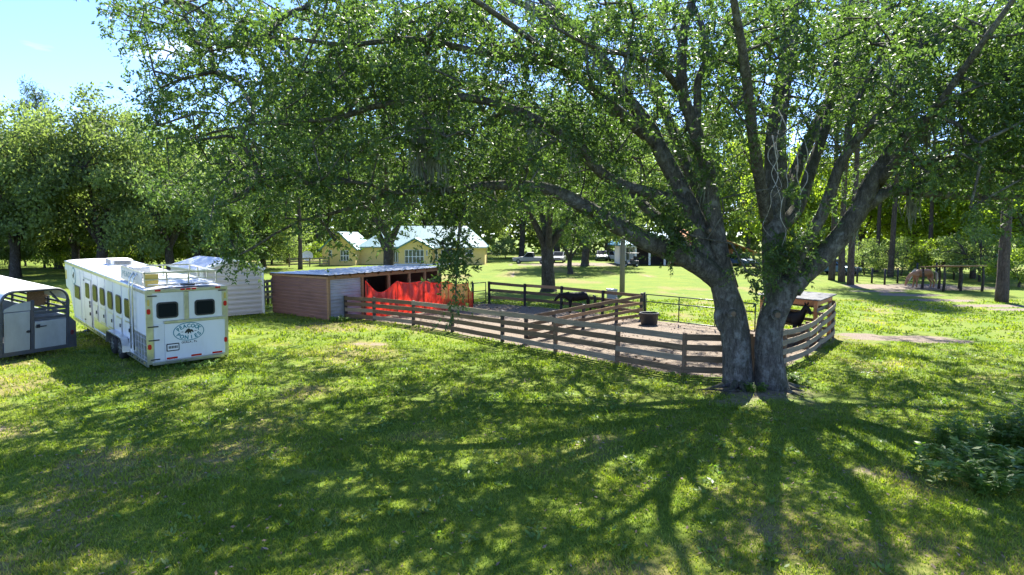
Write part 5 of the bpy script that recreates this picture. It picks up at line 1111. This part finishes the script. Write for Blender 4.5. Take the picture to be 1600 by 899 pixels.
TREES = [
 ('oak_tree', 'oakA', 160, 64, 1., 20, 'broad oak with several dark trunks right behind the nose of the horse trailer', G1),
 ('oak_tree', 'oakB', 25, 61, .98, 80, 'full oak at the left edge behind the stock trailer', G1),
 ('oak_tree', 'oakC', 92, 78, 1.0, 140, 'oak rising behind the gap between the two trailers', G1),
 ('oak_tree', 'oakB', 268, 63, .9, 200, 'oak in the left treeline directly behind the horse trailer roof rack', G1),
 ('oak_tree', 'oakA', 345, 74, .95, 260, 'oak in the left treeline behind the beige shed', G1),
 ('oak_tree', 'oakC', 215, 88, 1.05, 310, 'farther oak seen above the middle of the left treeline', G1),
 ('oak_tree', 'oakA', -70, 62, 1.05, 30, 'oak at the far left whose branches just enter the frame', G1),
 ('oak_tree', 'oakB', 410, 80, 1.0, 70, 'oak behind the gap between beige shed and run-in shed', G1),
 ('oak_tree', 'oakC', -10, 90, 1.1, 110, 'farther oak rising over the left frame edge', G1),
 ('oak_tree', 'oakB', 118, 70, .85, 15, 'lower oak filling the gap between the two trailers', G1),
 ('oak_tree', 'oakC', 222, 71, .8, 115, 'lower oak behind the air conditioner of the horse trailer', G1),
 ('oak_tree', 'oakA', 310, 70, .8, 215, 'lower oak behind the ridge of the beige shed', G1),
 ('pine_tree', 'pine', 72, 92, 1.02, 0, 'tall thin-crowned pine standing above the left treeline', G1),
 ('pine_tree', 'pine2', 469, 76, 1.1, 50, 'bare pine trunk standing left of the satellite dish', G1),
 ('pine_tree', 'pine', 450, 92, .95, 100, 'pine behind the distant grey board fence', G1),
 ('oak_tree', 'oakA', 500, 122, 1.1, 150, 'oak behind the left gable of the yellow house', G2),
 ('oak_tree', 'oakB', 585, 128, 1.2, 190, 'oak behind the left half of the yellow house roof', G2),
 ('oak_tree', 'oakC', 668, 128, 1.2, 230, 'oak behind the middle of the yellow house roof', G2),
 ('oak_tree', 'oakA', 742, 126, 1.1, 275, 'oak behind the right end of the yellow house', G2),
 ('oak_tree', 'near2', 606, 47, 1.0, 15, 'dark oak standing between the run-in shed and the yellow house', None),
 ('forked_tree', 'near', 857, 46.3, .95, 200, 'fork-trunked tree just behind the far paddock fence', None),
 ('small_tree', 'small', 891, 67, .98, 120, 'small round multi-stemmed tree in front of the parked cars', None),
 ('oak_tree', 'oakB', 914, 84, .9, 300, 'dark-trunked tree between the small round tree and silver car', G2),
 ('oak_tree', 'oakC', 815, 118, 1.0, 350, 'tree behind the silver pickup', G2),
 ('oak_tree', 'oakA', 870, 124, 1.0, 45, 'tree behind the half-hidden white car', G2),
 ('oak_tree', 'oakB', 950, 126, 1.05, 85, 'tree behind the silver car that faces the camera', G2),
 ('oak_tree', 'oakC', 1030, 118, 1.1, 130, 'tree behind the blue porch roof', G2),
 ('oak_tree', 'oakA', 1105, 116, 1.1, 170, 'tree behind the orange-brown gable', G2),
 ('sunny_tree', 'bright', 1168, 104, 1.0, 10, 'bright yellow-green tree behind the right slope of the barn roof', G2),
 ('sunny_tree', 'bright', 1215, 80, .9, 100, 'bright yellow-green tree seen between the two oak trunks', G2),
 ('pine_tree', 'pine', 1299, 58, .95, 30, 'leftmost of the three pine trunks right of the oak', G3),
 ('pine_tree', 'pine2', 1315, 56, 1.15, 120, 'slim middle pine trunk right of the oak', G3),
 ('pine_tree', 'pine', 1329, 52.5, .9, 210, 'nearest and rightmost of the three pine trunks right of the oak', G3),
 ('pine_tree', 'pine2', 1391, 62, 1.1, 260, 'pine trunk behind the black fence posts', G3),
 ('pine_tree', 'pine2', 1368, 70, 1.0, 310, 'thin pine trunk left of the grazing pony', G3),
 ('pine_tree', 'pine', 1565, 38.7, 1.05, 70, 'thick dark trunk standing alone near the right edge', G3),
 ('pine_tree', 'pine2', 1450, 66, 1., 20, 'pine trunk in the shade behind the grazing pony', G3),
 ('pine_tree', 'pine2', 1520, 60, 1., 140, 'pine trunk behind the rustic pole shelter', G3),
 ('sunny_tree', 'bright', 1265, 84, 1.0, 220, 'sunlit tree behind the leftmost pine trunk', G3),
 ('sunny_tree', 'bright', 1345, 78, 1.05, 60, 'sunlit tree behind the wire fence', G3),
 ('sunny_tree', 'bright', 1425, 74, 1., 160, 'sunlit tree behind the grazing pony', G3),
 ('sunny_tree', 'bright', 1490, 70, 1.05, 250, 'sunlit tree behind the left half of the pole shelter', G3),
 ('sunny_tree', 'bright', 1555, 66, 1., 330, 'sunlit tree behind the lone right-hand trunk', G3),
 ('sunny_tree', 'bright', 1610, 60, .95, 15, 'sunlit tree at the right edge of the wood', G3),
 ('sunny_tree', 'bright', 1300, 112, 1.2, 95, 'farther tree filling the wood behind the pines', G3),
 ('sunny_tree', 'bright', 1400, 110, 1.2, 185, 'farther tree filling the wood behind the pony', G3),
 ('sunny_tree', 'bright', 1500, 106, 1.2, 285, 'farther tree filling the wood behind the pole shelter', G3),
]
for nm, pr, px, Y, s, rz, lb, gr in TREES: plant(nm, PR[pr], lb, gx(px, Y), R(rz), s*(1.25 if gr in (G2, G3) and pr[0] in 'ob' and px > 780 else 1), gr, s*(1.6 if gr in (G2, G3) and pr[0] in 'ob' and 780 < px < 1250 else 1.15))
SHR = [(40, 84, 'shrubd', 'behind the stock trailer'), (215, 80, 'shrubd', 'behind the horse trailer roof'), (300, 78, 'shrubd', 'behind the beige shed roof'), (425, 90, 'shrubd', 'left of the distant pine trunks'), (500, 96, 'shrub', 'behind the satellite dish'), (790, 112, 'shrubd', 'left of the silver pickup'),
       (1240, 90, 'shrub', 'between the barn and the pines'), (1350, 66, 'shrubd', 'behind the wire fence'), (1408, 64, 'shrubd', 'just behind the grazing pony'), (1465, 62, 'shrub', 'right of the grazing pony'), (1530, 56, 'shrubd', 'left of the lone right-hand trunk'), (1592, 50, 'shrub', 'right of the lone right-hand trunk')]
SHR += [(15, 77, 'shrubd', 'left of the trunk nearest the left edge'), (70, 79, 'shrubd', 'right of the trunk nearest the left edge'), (140, 78, 'shrubd', 'left of the trunks behind the horse trailer nose'), (190, 77, 'shrubd', 'behind the air conditioner of the horse trailer'), (325, 80, 'shrubd', 'behind the ridge of the beige shed'), (405, 78, 'shrubd', 'behind the right corner of the beige shed'), (-20, 74, 'shrubd', 'at the far left behind the stock trailer roof'), (110, 72, 'shrub', 'seen between the two trailers'), (250, 72, 'shrub', 'behind the roof rack of the horse trailer'), (380, 84, 'shrub', 'behind the right half of the beige shed'), (445, 98, 'shrubd', 'behind the distant grey board fence')]
for px, Y, pr, lb in SHR: plant('shrub', PR[pr], ('dark' if pr == 'shrubd' else 'sunlit')+' shrub '+lb, gx(px, Y), px*.37, random.uniform(.85, 1.2)*(1.45 if px < 440 else 1), 'shrubs along the wood', cat='shrub', names=('stems', 'foliage'))
# far wood that closes the view
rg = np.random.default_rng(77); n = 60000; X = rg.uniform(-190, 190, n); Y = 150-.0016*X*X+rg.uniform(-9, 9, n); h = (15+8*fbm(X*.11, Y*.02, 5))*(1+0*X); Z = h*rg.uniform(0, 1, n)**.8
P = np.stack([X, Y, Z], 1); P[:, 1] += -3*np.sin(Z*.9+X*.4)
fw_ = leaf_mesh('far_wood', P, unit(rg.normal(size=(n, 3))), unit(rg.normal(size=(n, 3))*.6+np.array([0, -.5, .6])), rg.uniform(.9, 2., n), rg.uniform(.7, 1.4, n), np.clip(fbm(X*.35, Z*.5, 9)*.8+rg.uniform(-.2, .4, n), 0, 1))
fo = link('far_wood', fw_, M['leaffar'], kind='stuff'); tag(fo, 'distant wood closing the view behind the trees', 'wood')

# ------------------------------------------------------------------ leafy weeds
def weed_clump(name, label, loc, ns, rad, H, ll, cat='bush', seed=3, mat='weed'):
    rg = np.random.default_rng(seed); t = thing(name, label, cat, loc); m = MB(); B = []; D = []
    for k in range(ns):
        a = rg.uniform(0, 6.28); rr = rad*math.sqrt(rg.uniform(0, 1)); hh = H*rg.uniform(.55, 1.05)*(1-.45*rr/rad); b = np.array([math.cos(a)*rr, math.sin(a)*rr*.8, 0]); l_ = np.array([math.cos(a)*.25*hh+rg.normal()*.06, math.sin(a)*.25*hh+rg.normal()*.06, hh]); pts = [b+l_*np.array([s**1.5, s**1.5, s]) for s in np.linspace(0, 1, 6)]
        m.tube([Vector(p) for p in pts], [.009, .009, .008, .007, .005, .003], 4, False)
        for s in np.linspace(.15, 1, int(9+hh*12)):
            c = b+l_*np.array([s**1.5, s**1.5, s])
            for q in range(3): aa = rg.uniform(0, 6.28); B.append(c); D.append((math.cos(aa), math.sin(aa), rg.uniform(-.25, .5)))
    m.build('stems', M['weed'], t, kind='stuff'); B = np.array(B); D = unit(np.array(D)); n = len(B); ln = rg.uniform(.6, 1.3, n)*ll
    link('foliage', leaf_mesh('foliage', B, D, unit(rg.normal(size=(n, 3))*.35+np.array([0, 0, 1.])), ln, ln*.36, rg.uniform(0, 1, n)), M[mat], t, kind='stuff')
weed_clump('weed_bush', 'leafy green weed patch on the lawn at the lower right edge', gp(1535, 745), 62, 1.15, .62, .16)
weed_clump('weed_bush', 'taller leafy sprout at the left side of the lower right weed patch', gp(1500, 700), 26, .42, .85, .13, seed=4)
weed_clump('weed_bush', 'leafy weeds behind the lower right weed patch at the frame edge', gp(1590, 690), 60, .7, .75, .13, seed=5)
weed_clump('weed_bush', 'small sprouting weed at the right foot of the big oak', gp(1248, 600), 22, .3, .42, .1, seed=6)
weed_clump('weed_bush', 'low weeds between the two trunks of the big oak', gp(1183, 612), 14, .2, .35, .09, seed=7)
weed_clump('weed_bush', 'tuft of weeds at the corner of the run-in shed', gp(530, 502), 30, .5, .35, .1, seed=8)
weed_clump('weed_bush', 'low weeds under the horse trailer tailgate', gp(300, 572), 40, .9, .22, .09, seed=9)

# ------------------------------------------------------------------ mown grass
def grass():
    rg = np.random.default_rng(99); PX = []; 
    for (d0, d1, dens, nb, hh, wd) in ((6.4, 10, 80, 16, .055, .011), (10, 15, 44, 13, .065, .015), (15, 24, 17, 11, .08, .024), (24, 40, 5, 10, .1, .045)):
        A = (d1-d0)*(d0+d1)/2*1.9; k = int(A*dens); Y = np.sqrt(rg.uniform(d0*d0, d1*d1, k)); X = rg.uniform(-.93, .93, k)*Y
        so, dr, pa = masks(X, Y); lush = fbm(X*.8, Y*.8, 51); ok = (rg.uniform(size=k) > so*1.15) & (rg.uniform(size=k) > pa*2.2) & (rg.uniform(size=k) < .45+lush)
        X, Y, so, dr, lush = X[ok], Y[ok], so[ok], dr[ok], lush[ok]; k = len(X); n = k*nb; rad = .085*(1+d0*.04)
        bx = np.repeat(X, nb)+rg.normal(size=n)*rad; by = np.repeat(Y, nb)+rg.normal(size=n)*rad; bz = height(bx, by)-.004
        H_ = hh*rg.uniform(.45, 1.25, n)*np.repeat(.55+.9*lush, nb); an = rg.uniform(0, 6.283, n); le = rg.uniform(.2, 1.1, n)*H_
        a2 = an+rg.uniform(-1, 1, n)+1.57; V = np.empty((n, 3, 3)); w_ = wd*rg.uniform(.6, 1.2, n)
        V[:, 0] = np.stack([bx-np.cos(a2)*w_, by-np.sin(a2)*w_, bz], 1); V[:, 1] = np.stack([bx+np.cos(a2)*w_, by+np.sin(a2)*w_, bz], 1); V[:, 2] = np.stack([bx+np.cos(an)*le, by+np.sin(an)*le, bz+H_], 1)
        v = np.clip(np.repeat(.2+.42*dr+.35*so+.5*(vn(X*1.3, Y*1.3, 61)-.5)+.4*(vn(X*4.1, Y*4.1, 63)-.5), nb)+rg.uniform(-.25, .35, n), 0, 1); PX.append((V.reshape(-1, 3), v))
    V = np.concatenate([p[0] for p in PX]); v = np.concatenate([p[1] for p in PX]); print('blades', len(v))
    o = link('grass', np_mesh('grass', V, np.arange(len(V)).reshape(-1, 3), v), M['blade'], kind='stuff'); tag(o, 'short mown lawn grass under and around the big oak', 'grass')
grass()

# ------------------------------------------------------------------ litter on the paddock soil
def litter():
    rg = np.random.default_rng(5); k = 14000; X = rg.uniform(-8, 13, k); Y = rg.uniform(17.5, 38, k); ok = in_poly(X, Y, [tuple(p) for p in PADD]) & (fbm(X*.7, Y*.7, 41) > rg.uniform(.3, .65, k))
    X, Y = X[ok], Y[ok]; n = len(X); B = np.stack([X, Y, height(X, Y)+.012], 1); a = rg.uniform(0, 6.28, n); D = unit(np.stack([np.cos(a), np.sin(a), rg.uniform(-.1, .35, n)], 1))
    ln = rg.uniform(.03, .16, n); me = leaf_mesh('ground_litter', B, D, unit(rg.normal(size=(n, 3))*.4+np.array([0, 0, 1.])), ln, ln*rg.uniform(.15, .7, n), rg.uniform(0, 1, n))
    o = link('ground_litter', me, M['litter'], kind='stuff'); tag(o, 'dead leaves and straw scattered on the paddock soil', 'litter')
litter()

def lawn_litter():
    rg = np.random.default_rng(15); k = 9000; Y = np.sqrt(rg.uniform(45, 480, k)); X = rg.uniform(-.8, .85, k)*Y; ok = (~in_poly(X, Y, [tuple(p) for p in PADD])) & (fbm(X*.5, Y*.5, 43) > rg.uniform(.35, .7, k))
    X, Y = X[ok], Y[ok]; n = len(X); B = np.stack([X, Y, height(X, Y)+rg.uniform(.01, .05, n)], 1); a = rg.uniform(0, 6.28, n); D = unit(np.stack([np.cos(a), np.sin(a), rg.uniform(-.2, .4, n)], 1))
    ln = rg.uniform(.04, .10, n); me = leaf_mesh('lawn_litter', B, D, unit(rg.normal(size=(n, 3))*.5+np.array([0, 0, 1.])), ln, ln*rg.uniform(.25, .5, n), rg.uniform(.2, 1, n))
    o = link('lawn_litter', me, M['litter'], kind='stuff'); tag(o, 'fallen brown oak leaves scattered over the lawn', 'litter')
    k = 1500; Y = np.sqrt(rg.uniform(45, 500, k)); X = rg.uniform(-.8, .85, k)*Y; ok = (~in_poly(X, Y, [tuple(p) for p in PADD])) & (fbm(X*.9, Y*.9, 47) > rg.uniform(.42, .6, k)); X, Y = X[ok], Y[ok]
    nb = 9; n = len(X)*nb; B = np.stack([np.repeat(X, nb)+rg.normal(size=n)*.05, np.repeat(Y, nb)+rg.normal(size=n)*.05, np.zeros(n)+.02], 1); a = rg.uniform(0, 6.28, n); D = unit(np.stack([np.cos(a), np.sin(a), rg.uniform(.1, .9, n)], 1)); ln = rg.uniform(.06, .13, n)
    o = link('lawn_weeds', leaf_mesh('lawn_weeds', B, D, unit(rg.normal(size=(n, 3))*.4+np.array([0, 0, 1.])), ln, ln*.4, rg.uniform(0, 1, n)), M['weed'], kind='stuff'); tag(o, 'broad-leaved weeds growing in the lawn', 'weeds')
lawn_litter()

def fallen_stick():
    o = gp(1118, 612); m = MB(); m.tube([(-.45, .1, .03), (-.1, .02, .05), (.25, -.03, .04), (.6, -.16, .06)], [.012, .022, .026, .03], 7, True, .1); m.tube([(.1, 0, .045), (-.05, -.16, .06), (-.2, -.24, .03)], [.014, .01, .005], 5)
    k = m.build('fallen_branch', M['bark2'], None, True); k.location = o; tag(k, 'small fallen branch on the bare soil left of the oak trunks', 'branch')
fallen_stick()
